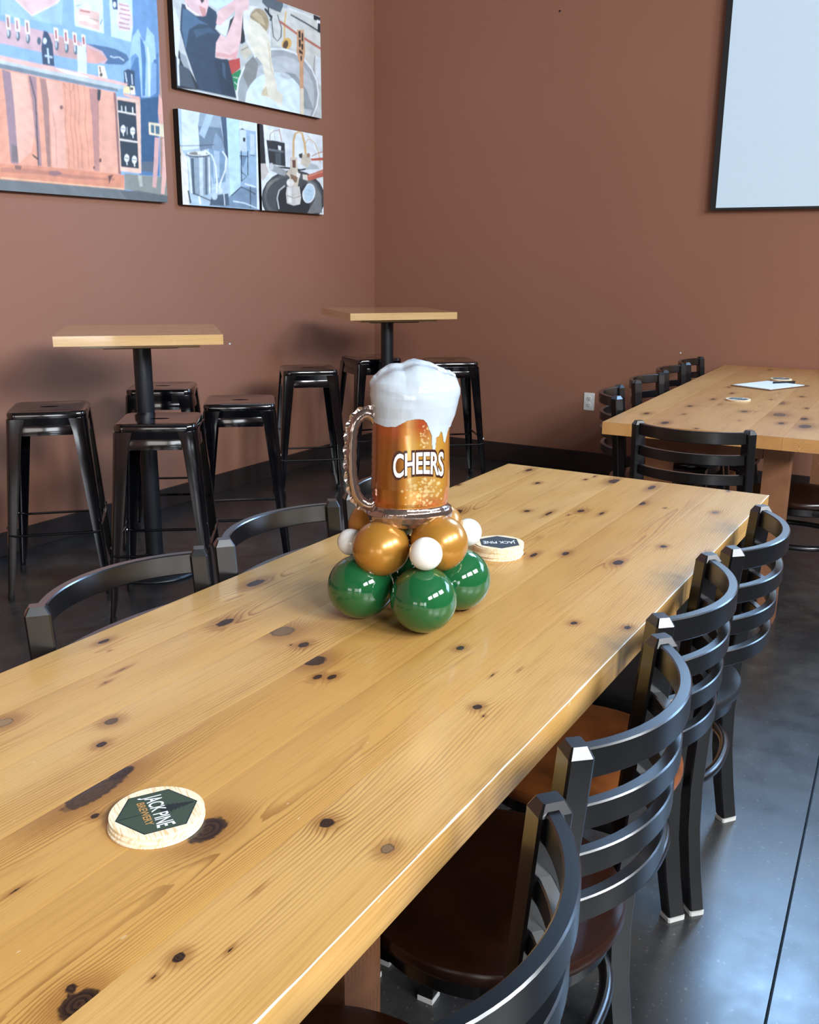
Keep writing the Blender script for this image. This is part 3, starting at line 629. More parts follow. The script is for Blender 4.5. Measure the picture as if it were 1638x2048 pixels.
# ------------------------------------------------------------------ flat pictures printed on canvas: (colour, outline in mm on the canvas)
PIC_BAR = [('8db3d8',[-195,1177,1638,1760,1500,-72,-385,-142]),('a3c4e4',[419,787,757,857,740,745,573,735,412,724]),('6f98c4',[1239,1633,1638,1760,1461,454,1123,432,1162,706]),('4d7aa8',[1187,682,1348,728,1306,130,1166,125,1173,516,1139,608]),('b6927e',[1390,1271,1452,1287,1382,30,1305,26]),('f6e0d2',[484,804,575,750,719,830,752,860,765,987,466,918]),('f0c9c6',[495,807,577,757,708,829,737,857,750,984,476,921]),('dcedf7',[821,896,997,924,990,756,815,757]),('e9bfb2',[845,840,970,845,963,764,837,768]),('f6ead8',[843,809,904,812,963,789,901,787,840,786]),('b5655c',[852,827,911,830,914,837,855,834]),('a88a86',[902,805,962,805,964,809,904,809]),('c98a7a',[851,785,907,788,908,790,852,787]),('3d5a75',[974,793,988,818,983,818,969,793]),('51606a',[831,842,862,854,862,857,830,845]),('cfe4f4',[1040,943,1189,974,1182,821,1162,749,1035,752]),('2a4664',[1054,927,1090,932,1088,880,1058,876]),('dfeaf2',[1080,901,1079,897,1078,893,1076,890,1073,888,1070,886,1067,886,1065,886,1063,888,1061,890,1060,893,1060,897,1061,900,1062,904,1064,907,1067,910,1070,911,1073,912,1075,911,1078,910,1079,908,1080,904]),('e6d3d4',[1093,915,1164,920,1182,865,1180,822,1153,794,1081,787,1080,832]),('b0505c',[1098,905,1132,906,1162,908,1164,912,1133,910,1100,909]),('b0505c',[1104,886,1135,886,1165,888,1166,893,1137,891,1106,890]),('b0505c',[1095,864,1139,867,1167,868,1169,872,1141,871,1096,868]),('b0505c',[1101,845,1131,845,1161,846,1162,851,1133,849,1102,849]),('b0505c',[1091,822,1124,823,1155,825,1156,829,1126,827,1092,827]),('b0505c',[1089,802,1133,804,1161,805,1163,810,1135,809,1090,806]),('d6b1b6',[-265,691,409,701,586,701,682,700,873,692,1000,693,1002,640,993,620,816,612,615,610,398,609,-277,607]),('c99d98',[682,693,837,696,828,614,708,610]),('4a6b90',[873,692,962,698,1053,700,1129,687,1144,666,1101,635,980,620,1002,643,972,675]),('e0a598',[878,677,952,667,999,644,934,613,871,608]),('cfe0ee',[1018,659,1042,656,1076,664,1107,653,1112,658,1078,669,1043,661,1022,664]),('50606c',[455,656,454,650,452,645,450,640,447,637,444,635,441,634,438,635,436,638,435,642,434,647,435,653,436,658,437,664,440,669,443,672,446,674,449,675,451,674,453,671,455,667,455,662]),('c6d3dc',[446,659,446,655,445,651,444,648,442,645,441,644,440,644,439,645,438,647,437,650,437,653,438,657,438,661,439,665,440,668,442,671,443,672,444,672,445,671,446,669,447,666,447,663]),('f3ece4',[436,733,460,732,456,673,435,673]),('a4626a',[442,722,441,680,451,683,451,724]),('50606c',[502,656,501,651,499,645,496,640,494,637,491,634,488,634,485,635,483,638,481,642,481,647,481,653,482,658,484,664,486,669,489,672,492,675,495,675,498,674,500,671,501,667,502,662]),('c6d3dc',[493,659,492,655,491,651,490,648,489,645,488,644,486,644,485,645,484,647,484,650,484,653,484,657,485,662,486,665,487,669,488,671,490,672,491,673,492,672,493,670,493,667,493,663]),('f3ece4',[481,729,508,729,505,674,480,673]),('a4626a',[488,718,487,681,497,683,497,721]),('50606c',[555,655,554,649,552,644,549,639,546,635,543,633,540,633,537,634,535,637,534,641,533,646,533,652,534,657,536,663,539,668,542,671,545,674,548,674,551,673,553,670,554,666,555,661]),('c6d3dc',[546,658,545,654,544,650,543,647,542,644,540,643,539,642,538,643,537,646,537,649,536,652,537,656,537,660,538,664,539,668,541,670,542,672,543,672,545,671,545,669,546,666,546,662]),('f3ece4',[533,730,560,730,557,673,533,673]),('a4626a',[540,719,540,680,550,682,550,721]),('50606c',[712,655,711,649,709,643,707,638,703,634,700,632,697,632,694,633,692,636,690,640,689,645,690,651,691,657,693,663,695,668,698,672,701,674,705,674,708,673,710,670,712,666,712,661]),('c6d3dc',[702,658,702,653,701,649,700,646,698,643,697,642,695,642,694,643,693,645,693,648,693,652,693,656,694,660,695,664,696,668,697,670,699,672,700,672,701,671,702,669,703,666,703,662]),('f3ece4',[690,729,715,728,713,672,691,673]),('b5545a',[696,717,696,680,707,683,706,720]),('50606c',[769,654,768,647,766,642,763,637,760,633,757,631,753,630,750,631,748,634,746,638,746,644,746,650,747,656,749,662,751,667,755,670,758,673,761,673,764,672,767,669,768,665,769,660]),('c6d3dc',[759,656,758,652,757,648,756,645,755,642,753,641,752,640,751,641,750,643,749,647,749,650,749,655,750,659,751,663,752,667,754,669,755,671,756,671,758,670,759,668,759,664,759,661]),('f3ece4',[746,731,772,730,770,671,747,672]),('b5545a',[752,719,752,679,763,682,763,721]),('50606c',[820,656,819,649,817,644,815,639,812,635,808,632,805,632,802,633,799,636,798,640,797,646,797,652,798,658,800,664,803,669,806,673,809,675,813,676,816,674,818,672,820,667,821,662]),('c6d3dc',[810,658,810,654,809,650,807,647,806,644,805,642,803,642,802,643,801,645,800,649,800,652,801,657,801,661,802,665,803,669,805,671,806,673,808,673,809,672,810,670,810,667,811,663]),('f3ece4',[797,728,822,727,820,674,799,674]),('b5545a',[802,716,804,681,815,684,814,719]),('50606c',[873,658,872,652,870,646,867,641,864,637,861,634,857,634,854,635,852,638,850,642,849,648,849,654,850,660,852,666,855,671,858,675,862,677,865,678,868,677,871,674,872,669,873,664]),('c6d3dc',[863,661,862,656,861,652,860,649,858,646,857,645,855,644,854,645,853,647,853,651,852,655,853,659,853,663,854,667,856,671,857,674,859,675,860,675,861,674,862,672,863,669,863,665]),('f3ece4',[850,729,873,727,871,676,852,677]),('b5545a',[854,716,856,684,867,687,866,719]),('50606c',[348,655,347,649,345,644,343,639,340,636,337,634,334,633,332,634,330,637,329,641,328,646,328,652,329,657,331,663,334,667,336,671,339,673,342,673,344,672,346,670,348,666,348,661]),('c6d3dc',[340,658,339,654,338,650,337,647,336,644,334,643,333,643,332,644,332,646,331,649,331,652,331,656,332,660,333,664,334,667,335,669,337,671,338,671,339,670,340,668,340,665,340,662]),('f3ece4',[331,728,353,727,349,672,330,672]),('a4626a',[335,717,335,679,344,681,345,719]),('50606c',[394,655,393,650,391,644,389,640,386,636,383,634,380,634,378,635,376,637,374,641,374,646,374,652,375,658,377,663,379,668,382,671,385,673,388,674,390,673,393,670,394,666,394,661]),('c6d3dc',[386,658,385,654,384,650,383,647,382,645,380,643,379,643,378,644,377,646,377,649,377,653,377,656,378,661,379,664,380,667,381,670,383,671,384,671,385,670,386,668,386,666,386,662]),('f3ece4',[376,730,399,729,395,672,376,672]),('a4626a',[381,719,381,679,390,682,391,721]),('4d6070',[615,657,614,653,612,648,610,644,607,641,603,639,600,639,597,639,595,642,593,645,592,649,592,653,593,658,595,663,597,667,600,670,604,672,607,672,610,671,612,669,614,666,615,662]),('2a3f5c',[634,704,654,703,669,680,678,655,678,562,612,557,612,627,622,667]),('c4d6e6',[642,632,643,567,653,569,651,634]),('c4d6e6',[627,595,670,594,673,602,630,603]),('dbe6f0',[646,663,645,659,643,655,641,652,638,650,635,648,632,648,630,648,627,650,626,652,625,656,625,659,626,663,627,667,629,670,632,672,635,674,638,674,641,674,643,672,645,670,646,666]),('d8e9f3',[819,673,871,676,867,543,813,557]),('f0dfc6',[937,608,979,610,994,557,938,555]),('33302c',[945,601,948,578,956,580,953,603]),('33302c',[964,569,963,567,962,565,960,562,957,561,955,560,952,559,950,560,948,561,946,562,945,564,945,567,946,569,947,571,949,573,951,575,954,576,957,577,959,576,961,575,963,574,963,572]),('2b4460',[1102,607,1130,621,1175,618,1169,506,1098,535]),('cfdde8',[1108,603,1114,556,1121,558,1115,604]),('cfdde8',[1150,600,1151,552,1158,553,1157,601]),('f2dca4',[1092,539,1133,540,1137,507,1089,505]),('f5ead0',[1140,545,1169,545,1170,507,1139,505]),('2a2c30',[1159,534,1159,532,1157,529,1156,528,1153,526,1150,525,1147,525,1145,525,1143,526,1141,527,1140,529,1140,531,1140,533,1142,536,1144,538,1146,539,1149,540,1152,540,1154,540,1157,539,1158,538,1159,536]),('a9cbe9',[1217,820,1175,775,1145,673,1189,702,1208,686,1210,502,1242,504,1272,510,1312,693,1329,698,1326,807,1278,839,1262,771,1244,768]),('4f7fae',[1225,791,1253,751,1259,694,1236,510,1218,508,1228,670]),('dcebf6',[1267,753,1280,741,1284,698,1272,515,1261,514,1272,696]),('7fa6cc',[1297,681,1272,510,1317,536,1329,676]),('eebcb0',[-282,574,392,560,878,559,1124,552,1116,540,390,539,-285,556]),('c3ccce',[-285,556,390,541,876,538,1116,538,1056,514,388,526,-287,541]),('76858e',[-287,541,388,527,1056,519,1055,505,386,506,-289,523]),('eef3f2',[678,555,726,557,877,547,871,543,748,541]),('eba487',[-289,523,386,507,1041,501,1039,118,339,111,-349,108]),('f2b9a2',[433,500,519,500,530,401,538,270,511,179,432,119,438,363]),('9c7f88',[391,505,435,501,438,389,433,118,393,119,395,383]),('7d6f6e',[406,200,435,192,432,128,400,125]),('a98488',[526,502,572,500,564,406,560,121,539,119,536,402]),('3c3534',[533,498,553,405,538,119,544,119,559,407,538,499]),('3c3534',[510,170,539,155,542,142,514,159]),('a87d74',[589,500,623,499,629,414,611,120,591,119,594,387]),('f0b59e',[626,499,713,498,711,416,703,118,619,118,633,401]),('bb857c',[872,496,926,498,928,453,901,123,870,121,877,354]),('2f363c',[925,500,946,499,944,462,927,443,919,454]),('efae94',[948,499,1024,500,1030,452,1019,122,909,120,927,406]),('9c6a64',[1024,498,1042,499,1039,119,1022,120,1027,419]),('c27a66',[724,497,725,400,711,312,719,221,714,121,717,121,722,221,714,312,728,400,727,498]),('c27a66',[754,502,756,403,742,315,750,224,745,123,748,124,753,224,745,316,759,404,757,503]),('c27a66',[779,505,781,407,767,318,774,226,770,125,773,126,778,227,770,318,784,407,782,506]),('c27a66',[804,509,806,410,792,321,800,229,796,127,799,128,803,229,795,321,809,410,807,510]),('c27a66',[841,514,844,415,829,325,838,232,834,130,837,131,841,233,833,325,847,415,844,515]),('c27a66',[718,498,740,475,764,459,780,485,781,501,778,501,777,485,763,462,742,476,721,500]),('cf8f7c',[644,362,653,283,642,127,646,127,657,283,648,363]),('8a5a58',[709,390,708,387,706,385,704,383,702,381,699,380,697,380,694,380,692,381,690,383,689,385,689,388,690,390,691,393,693,395,696,397,698,398,701,398,704,398,706,397,708,395,708,393]),('6a4a4a',[874,138,874,135,873,133,871,131,870,129,868,129,867,128,865,129,864,130,863,132,862,134,862,137,863,139,864,141,865,143,867,145,868,146,870,146,871,145,873,144,874,142,874,140]),('6a3f38',[919,175,918,172,917,169,915,167,913,166,911,165,909,164,907,165,905,166,904,168,903,171,903,173,904,176,905,179,906,181,908,183,911,184,913,184,915,183,917,182,918,180,919,177]),('df9272',[-349,108,339,113,655,119,1060,117,1057,45,331,47,-358,48]),('c27f68',[337,96,502,103,617,98,775,93,996,96,996,86,736,78,557,84,335,77]),('8d6258',[412,112,450,112,440,93,413,96]),('9c6f70',[594,100,648,107,677,95,627,80,598,82]),('6d4038',[950,105,988,114,969,90,956,64,956,94]),('f6c9a0',[332,50,1053,47,1054,52,333,55]),('6e7476',[-358,48,331,47,1057,45,1427,7,1422,-55,-383,-128]),('8c9087',[1062,125,1268,125,1366,130,1369,17,1202,39,1059,48]),('b9bdb0',[1152,122,1180,122,1183,69,1161,67]),('606568',[1022,40,1058,42,1152,46,1374,33,1370,-15,1070,1]),('f3cbb4',[1043,482,1202,489,1178,133,1037,134]),('eab0a0',[1089,503,1199,501,1201,484,1089,493]),('22303e',[1048,468,1168,470,1163,155,1044,156]),('f5ece0',[1047,419,1165,417,1165,410,1047,411]),('f5ece0',[1045,288,1165,287,1165,279,1045,279]),('2b567c',[1202,489,1331,521,1289,199,1186,190]),('5d6876',[1185,190,1274,198,1263,146,1181,144]),('eeb3a2',[1336,537,1364,491,1363,323,1330,330,1321,445]),('efe0c0',[1250,387,1365,390,1367,326,1249,328]),('4a6c80',[1264,378,1289,377,1287,337,1263,339]),('4a6c80',[1297,377,1326,377,1323,336,1295,336]),('dcaca6',[1288,318,1321,318,1304,200,1278,68,1249,72,1271,197]),('f2bcae',[1344,320,1374,319,1365,164,1336,41,1310,41,1334,202]),('eef2ee',[1090,337,1089,332,1086,327,1083,322,1078,319,1074,317,1069,316,1065,317,1061,320,1058,324,1057,328,1057,333,1058,339,1060,344,1064,348,1068,351,1072,353,1077,354,1082,353,1085,350,1088,347,1090,342]),('22303e',[1059,334,1086,334,1087,338,1060,338]),('eef2ee',[1068,317,1070,302,1076,304,1075,318]),('eef2ee',[1153,334,1152,329,1150,323,1146,319,1142,316,1137,314,1132,313,1128,314,1124,317,1121,320,1120,325,1120,330,1121,336,1123,341,1127,345,1131,348,1136,351,1141,351,1145,350,1149,348,1152,344,1153,339]),('22303e',[1122,331,1150,331,1151,335,1123,335]),('eef2ee',[1132,314,1133,299,1140,300,1138,315]),('eef2ee',[1102,201,1100,195,1098,190,1094,186,1090,183,1085,181,1081,180,1076,181,1073,184,1070,188,1068,192,1068,198,1069,203,1072,208,1075,212,1079,216,1084,218,1089,218,1093,217,1097,214,1100,211,1101,206]),('22303e',[1070,198,1098,197,1099,201,1072,202]),('eef2ee',[1080,181,1081,166,1088,167,1086,182]),('eef2ee',[1153,197,1151,192,1149,187,1145,183,1141,179,1136,177,1131,177,1127,178,1123,181,1120,185,1119,189,1119,195,1120,200,1122,205,1126,209,1130,213,1135,215,1140,215,1144,214,1148,211,1151,208,1152,203]),('22303e',[1121,195,1149,194,1150,198,1122,199]),('eef2ee',[1131,177,1132,163,1139,164,1137,179]),('eef2ee',[1070,443,1070,415,1076,416,1076,444]),('eef2ee',[1096,444,1096,416,1102,417,1102,445]),('eef2ee',[1142,446,1142,418,1149,419,1149,448]),('dfe5e5',[1098,347,1096,311,1100,311,1102,348])]
PIC_GRAIN = [('c8cbc6',[-72,817,1502,1246,1473,-54,-159,-229]),('d9d7cc',[810,557,1333,606,1321,171,1133,306,993,362,818,343]),('20262c',[-114,305,-14,300,28,188,184,13,-39,-8,-138,16]),('e4e8ea',[11,391,52,303,17,137,-23,193,-22,299]),('e4e8ea',[10,146,29,144,22,10,7,13]),('9fa6aa',[35,179,79,167,105,102,67,101,40,141]),('46505a',[23,118,98,106,145,13,23,15]),('cfe4f0',[283,627,515,680,496,514,351,447,275,456]),('e8ecec',[329,360,466,431,446,382,400,322,328,344]),('1d2226',[448,413,554,485,571,322,544,306,407,303]),('566068',[736,731,940,724,929,576,903,538,772,542,736,558]),('1b2024',[749,526,807,490,796,476,816,476,826,499,766,536]),('1b2024',[784,541,783,508,822,498,830,505,795,513,797,544]),('343c42',[812,488,826,393,867,374,907,407,914,459,878,523,870,520,905,457,898,407,867,379,834,396,820,490]),('e3b86c',[951,554,933,484,929,395,943,398,947,486,964,555]),('e0b25c',[999,376,991,366,980,357,967,350,953,344,939,342,926,342,916,346,909,352,906,360,906,369,911,379,919,389,930,399,943,406,957,411,970,414,983,414,993,410,1001,404,1004,396,1004,387]),('5a4028',[969,371,965,364,958,356,951,351,943,346,935,344,928,344,923,346,919,350,917,356,917,363,920,370,925,378,931,385,938,390,946,395,954,397,961,397,966,395,970,391,972,386,972,379]),('c06a52',[885,484,1041,449,1321,401,1334,414,1053,462,898,496]),('343d46',[998,543,1158,523,1326,497,1335,506,1166,532,1005,551]),('e9ebe8',[985,572,1119,571,1329,561,1336,570,1126,581,990,582]),('14181c',[1235,594,1317,591,1309,500,1274,502,1281,564,1236,565]),('f0f2f0',[1268,570,1306,572,1310,556,1268,553]),('aeb6bc',[977,591,976,587,973,583,969,579,963,575,957,573,950,572,943,571,938,573,934,575,931,578,930,582,932,586,934,590,939,594,945,597,951,600,958,601,964,601,970,600,974,598,977,595]),('9aa0a2',[1235,358,1222,274,1252,208,1262,210,1232,276,1245,359]),('e5eaea',[1251,360,1326,355,1322,195,1247,225]),('bf463a',[419,200,518,229,521,176,443,129]),('1d8a50',[439,130,521,171,533,115,481,52,468,52]),('dff0e4',[454,117,498,118,499,122,456,121]),('dff0e4',[460,92,490,81,494,84,464,96]),('d5cbb4',[512,269,580,313,631,274,566,226]),('6a6458',[535,269,598,298,595,301,532,272]),('f0f2f2',[1281,147,1261,69,1206,-7,1122,-74,1017,-127,902,-159,787,-171,681,-161,592,-133,526,-87,487,-29,476,38,495,108,541,177,613,240,705,292,811,330,925,349,1036,348,1136,325,1215,281,1265,220]),('a9adae',[1266,142,1246,67,1193,-7,1112,-72,1012,-123,901,-154,790,-166,687,-157,601,-128,537,-84,498,-28,488,37,506,105,551,172,621,233,710,283,813,320,922,338,1030,337,1126,314,1202,272,1250,213]),('c4c8c9',[1233,123,1216,54,1172,-12,1105,-71,1022,-116,929,-144,836,-154,750,-145,677,-118,623,-77,590,-24,582,36,597,99,636,160,695,216,770,261,857,293,949,308,1038,305,1118,282,1181,242,1220,188]),('8d8c86',[565,204,639,259,682,223,649,121,584,79,543,137]),('9aa0a2',[928,218,1038,223,1149,147,1219,39,1124,38,1035,154]),('e2f1f9',[1115,78,1101,28,1063,-20,1006,-63,935,-97,856,-119,775,-128,701,-123,637,-105,590,-76,561,-38,553,5,566,51,599,96,650,138,716,172,791,196,871,208,948,207,1016,192,1070,164,1104,125]),('cfd6d8',[993,193,988,189,979,185,966,183,952,181,936,181,920,182,906,184,894,187,886,191,882,195,882,200,887,204,896,207,908,210,923,212,938,212,954,211,969,209,981,206,989,202,993,198]),('e9e7e2',[563,476,618,518,698,529,770,496,808,428,803,330,741,287,648,261,580,323,558,392]),('d2cec4',[794,472,798,449,794,426,782,404,764,386,741,372,715,364,688,363,663,368,641,379,624,395,614,415,610,438,615,460,626,481,643,500,665,513,691,522,717,523,743,519,766,508,783,492]),('ab9672',[787,480,790,461,786,442,774,423,758,408,736,396,712,388,688,386,665,390,645,399,630,412,621,428,619,447,623,466,634,484,651,499,671,511,695,519,719,521,742,518,762,510,778,497]),('efe6cf',[614,460,640,450,703,441,765,410,800,362,805,265,830,191,857,106,910,80,890,21,776,54,701,57,743,145,719,229,649,271,595,347]),('d8c8a4',[712,86,751,114,767,61,701,57]),('e0d4b8',[772,357,799,334,804,243,825,180,793,208]),('c9b48c',[633,474,679,499,732,483,758,440,703,446]),('2c4054',[68,417,102,416,270,448,333,431,349,394,319,343,363,321,323,273,310,197,418,205,447,123,476,12,176,12,141,67,81,187,44,287,58,376]),('4a6884',[74,394,127,395,194,364,264,353,192,344,112,300,82,197,59,290]),('3c566e',[151,307,271,339,342,322,261,312,164,270]),('213243',[301,183,418,202,475,16,356,21]),('3d5468',[366,183,391,177,394,94,370,112]),('eec5c2',[104,586,283,627,274,449,251,396,223,385,128,407,92,431]),('f6e4da',[88,425,131,405,219,386,172,379,101,399]),('d99a92',[199,433,253,430,251,396,223,385]),('43302e',[202,473,242,477,240,461,219,447,212,461]),('edc3bd',[350,437,506,531,502,474,431,420,366,367,329,370]),('f3cac4',[363,321,408,313,492,447,507,557,625,582,609,496,563,480,532,325,489,218,367,199,314,198,323,273]),('e3a9a4',[318,206,487,217,507,269,436,231,320,227]),('d6a276',[1063,476,1132,487,1141,365,1120,293,1114,-10,1075,-14,1081,287,1053,350]),('2d1c14',[1076,471,1098,475,1097,437,1077,433]),('2d1c14',[1106,466,1125,467,1123,419,1107,421]),('2d1c14',[1076,424,1099,426,1097,386,1077,382]),('2d1c14',[1101,403,1123,407,1121,373,1105,370]),('2d1c14',[1079,371,1115,360,1116,346,1078,349]),('2d1c14',[1091,334,1109,337,1104,307,1092,308]),('ecdcc0',[1082,149,1118,154,1114,-10,1076,-14])]
PIC_KETTLE = [('b7cddb',[-62,569,750,682,711,-94,-117,-118]),('dce9f0',[23,492,169,493,148,300,17,278]),('d9cab2',[-40,297,11,297,19,-2,-49,-5]),('efe9dc',[10,278,52,242,49,-1,-4,-3]),('9fb2c0',[169,493,343,491,335,426,148,415]),('75889a',[148,415,335,427,364,305,235,308,155,288]),('b5cddf',[223,490,279,490,194,355,153,376]),('8fa6bb',[288,395,335,369,364,300,251,310]),('445a72',[337,489,386,489,391,260,361,289]),('c3e4f7',[384,491,490,489,485,122,392,65,387,270]),('9fbdd6',[490,489,659,490,646,3,552,7,523,120,485,126]),('e2eef4',[493,488,659,489,656,440,490,438]),('cfdfea',[494,432,520,444,551,433,552,319,487,315]),('0f161e',[492,432,520,445,548,436,520,437]),('20282f',[521,395,544,395,541,373,522,373]),('6f8ba3',[486,295,555,298,512,227]),('1c2833',[498,322,491,151,499,151,506,323]),('1c2833',[557,325,550,187,557,188,565,326]),('1c2833',[486,290,559,293,560,298,487,294]),('1c2833',[579,301,623,302,624,306,580,305]),('223040',[495,203,541,181,497,158,501,155,547,182,500,206]),('c9dbe8',[586,421,628,421,624,312,582,309]),('7b93aa',[382,61,489,126,653,123,646,0,198,4]),('1b2632',[402,65,489,118,556,104,617,85,621,90,559,108,487,123,397,69]),('1b2632',[569,134,564,7,572,8,576,134]),('d5e6f2',[413,35,516,29,622,7,626,13,520,36,416,42]),('e9f4fa',[518,138,619,125,623,133,522,145]),('eef7fb',[641,492,659,490,646,3,628,5]),('86a5c0',[227,308,348,309,367,289,354,141,254,124,227,205]),('b4cbdc',[266,301,314,300,305,159,264,156]),('98a9b6',[50,261,244,268,234,71,138,51,61,59]),('e3edf2',[52,257,71,243,80,62,65,59]),('4f606d',[79,244,102,246,99,56,82,58]),('cfdde6',[145,255,176,257,166,57,138,53]),('5b6c7a',[192,259,209,260,200,61,182,59]),('dfe9ee',[219,261,231,262,225,70,212,67]),('353e46',[243,280,238,274,226,269,207,263,182,258,155,255,126,252,100,251,76,252,58,254,47,257,44,262,48,267,60,272,78,278,102,283,129,286,157,289,185,290,209,290,227,288,239,284]),('dfe8ec',[240,282,236,278,224,274,205,269,181,265,155,262,127,259,101,258,79,258,61,259,50,262,47,265,51,269,62,273,80,278,103,282,129,285,157,288,183,289,206,289,225,288,236,286]),('8b8478',[218,280,214,278,205,275,191,271,173,268,152,266,131,264,111,263,93,263,79,263,71,265,68,267,71,270,80,273,94,276,112,279,132,281,153,283,174,284,192,285,206,284,215,283]),('eef1ee',[131,281,194,292,208,270,138,267]),('eef6fa',[190,291,242,271,270,218,276,131,268,73,282,74,290,132,283,221,254,277,198,298]),('eef6fa',[333,300,363,273,351,205,305,134,290,91,303,90,318,132,364,204,377,275,345,306]),('bcd0de',[229,287,258,238,257,130,265,130,266,240,237,289]),('4d6073',[233,58,375,79,379,12,214,7]),('c3d5e2',[282,58,281,53,278,47,273,43,267,40,260,38,253,38,246,39,241,41,236,45,234,50,233,55,235,61,238,66,243,70,249,73,255,75,262,76,269,74,275,72,279,68,282,63]),('dbe8f0',[331,92,329,88,327,84,322,80,317,77,311,76,305,75,299,76,294,78,290,81,288,85,288,90,289,94,292,99,296,102,301,105,307,107,313,107,319,106,324,104,328,101,330,97]),('dbe8f0',[333,76,337,10,345,11,341,77]),('2a3540',[41,74,55,9,67,11,53,77]),('2a3540',[90,60,230,27,233,32,94,65]),('e9f1f5',[122,48,131,7,146,10,138,51]),('c9dbe6',[246,92,304,114,300,120,242,98]),('d6e6f0',[403,240,403,239,402,239,400,238,397,237,394,237,392,237,389,237,386,237,385,237,383,238,383,238,383,239,385,240,387,241,389,241,392,242,395,242,397,242,400,242,402,241,403,241]),('2a3238',[-26,295,141,313,276,330,276,333,141,316,-25,298]),('22292e',[5,257,4,254,2,251,-1,248,-5,246,-9,244,-13,244,-17,245,-21,246,-23,249,-25,251,-25,255,-24,258,-22,261,-19,264,-16,266,-11,268,-7,268,-3,267,0,266,3,264,4,261])]
PIC_KEG = [('e9eff1',[-23,536,798,634,782,-71,-57,-96]),('15171a',[-17,488,34,486,49,266,-24,263]),('cfc6bc',[-24,263,49,269,75,224,21,170,-28,194]),('22262a',[61,403,135,406,238,404,240,267,82,271]),('6d767c',[77,357,228,357,226,345,78,346]),('4a5258',[141,340,199,343,194,272,143,274]),('eef3f4',[170,382,202,381,197,356,173,359]),('b3a090',[97,402,103,441,139,461,186,469,185,473,136,465,96,442,89,402]),('c9988f',[181,477,190,450,205,407,214,409,198,452,190,479]),('c3b3a3',[135,456,142,407,147,408,140,457]),('383b3d',[652,103,636,52,593,5,526,-36,443,-66,351,-83,257,-85,170,-74,97,-51,41,-18,8,23,-2,68,12,115,50,159,108,198,184,228,271,248,364,255,454,248,535,228,599,195,639,152]),('5a5d5e',[619,107,605,64,565,23,504,-12,428,-38,343,-53,257,-56,177,-47,109,-28,57,1,26,36,16,75,30,115,65,153,119,187,188,214,269,231,354,237,438,232,512,214,570,186,607,149]),('74766f',[235,176,243,162,243,147,234,131,218,116,196,102,169,92,140,85,112,83,86,85,65,92,50,102,43,115,43,130,51,146,67,161,88,174,114,184,143,191,171,194,198,192,220,186]),('46494b',[544,109,532,75,500,42,450,14,387,-7,317,-19,246,-22,179,-15,122,0,79,23,53,51,45,82,56,114,85,145,130,172,188,193,255,207,326,212,395,208,456,194,504,172,534,142]),('191d1f',[486,61,478,29,455,-2,421,-27,378,-46,329,-57,280,-59,234,-51,194,-36,164,-13,145,14,140,44,148,75,169,105,201,130,242,149,289,161,338,164,385,158,427,143,460,121,480,93]),('c9ccca',[225,158,164,125,142,76,158,13,171,15,155,77,175,121,233,152]),('7a7d7d',[443,216,546,187,609,119,617,10,456,3,543,91]),('17191b',[127,251,262,255,393,254,572,285,569,295,393,264,264,266,129,261]),('b9c4c6',[467,311,571,302,592,280,444,263]),('a3a7a8',[82,273,115,271,248,243,236,212,183,215,85,234]),('c9cccc',[124,258,123,251,120,246,115,241,109,237,102,235,95,234,89,235,83,238,79,243,76,248,75,254,77,260,80,265,85,270,91,274,97,276,104,277,111,276,117,273,121,269,124,263]),('dcb880',[334,329,338,426,355,465,382,477,406,473,430,417,443,321,466,324,453,422,426,481,381,489,336,469,316,425,312,327]),('d8bb8e',[452,414,474,444,500,449,550,429,585,380,599,322,609,324,594,382,558,432,505,454,468,447,443,415]),('e0c9a4',[469,467,500,455,505,459,475,471]),('d9cbb6',[290,325,360,331,362,257,381,217,358,152,283,147,276,210,242,225,288,262]),('6a4030',[309,311,344,313,343,267,311,267]),('8a6a50',[286,228,361,216,349,180,299,183]),('f2eee4',[352,244,392,236,381,212,351,215]),('d6cbb8',[412,353,489,360,508,315,465,276,394,294]),('3a3430',[376,350,417,362,411,330,385,331]),('a5835f',[497,355,496,351,494,348,490,345,486,342,481,341,475,340,470,341,466,342,462,345,460,348,460,352,461,355,463,359,466,362,471,364,476,366,481,366,487,366,491,364,494,362,496,359]),('c4644a',[464,234,549,256,641,283,639,236,547,216,468,199]),('dd9078',[474,230,635,273,635,264,476,221]),('bf5a44',[499,335,643,355,642,337,514,324]),('e7dfd0',[412,234,464,235,468,200,416,205]),('b9713f',[517,349,575,371,645,389,643,394,572,375,513,353]),('efeae0',[322,178,320,172,316,166,308,160,299,156,289,153,278,153,268,154,259,157,252,161,248,167,247,174,248,180,253,186,260,192,269,196,280,198,290,199,301,198,310,195,317,191,321,185]),('ddd8ce',[249,151,379,159,392,95,380,53,314,41,244,52,237,110]),('f4f1ea',[258,146,298,148,289,55,255,59]),('9d968a',[245,97,315,83,388,101,386,106,316,87,248,101]),('e9eef0',[545,123,537,106,525,90,508,77,489,68,469,64,449,64,432,70,418,80,410,93,406,109,408,126,415,143,428,159,444,171,463,180,483,185,502,185,520,180,534,170,543,156,547,140]),('c3dcea',[532,123,526,108,515,95,501,84,486,76,469,72,453,73,439,77,428,86,421,97,418,111,420,126,427,140,437,154,450,165,466,173,482,177,498,177,512,172,524,164,531,152,534,138]),('9fbdd0',[444,144,507,135,509,139,446,147]),('9fbdd0',[443,120,506,111,508,115,445,123]),('2b2f31',[405,166,462,182,411,131])]
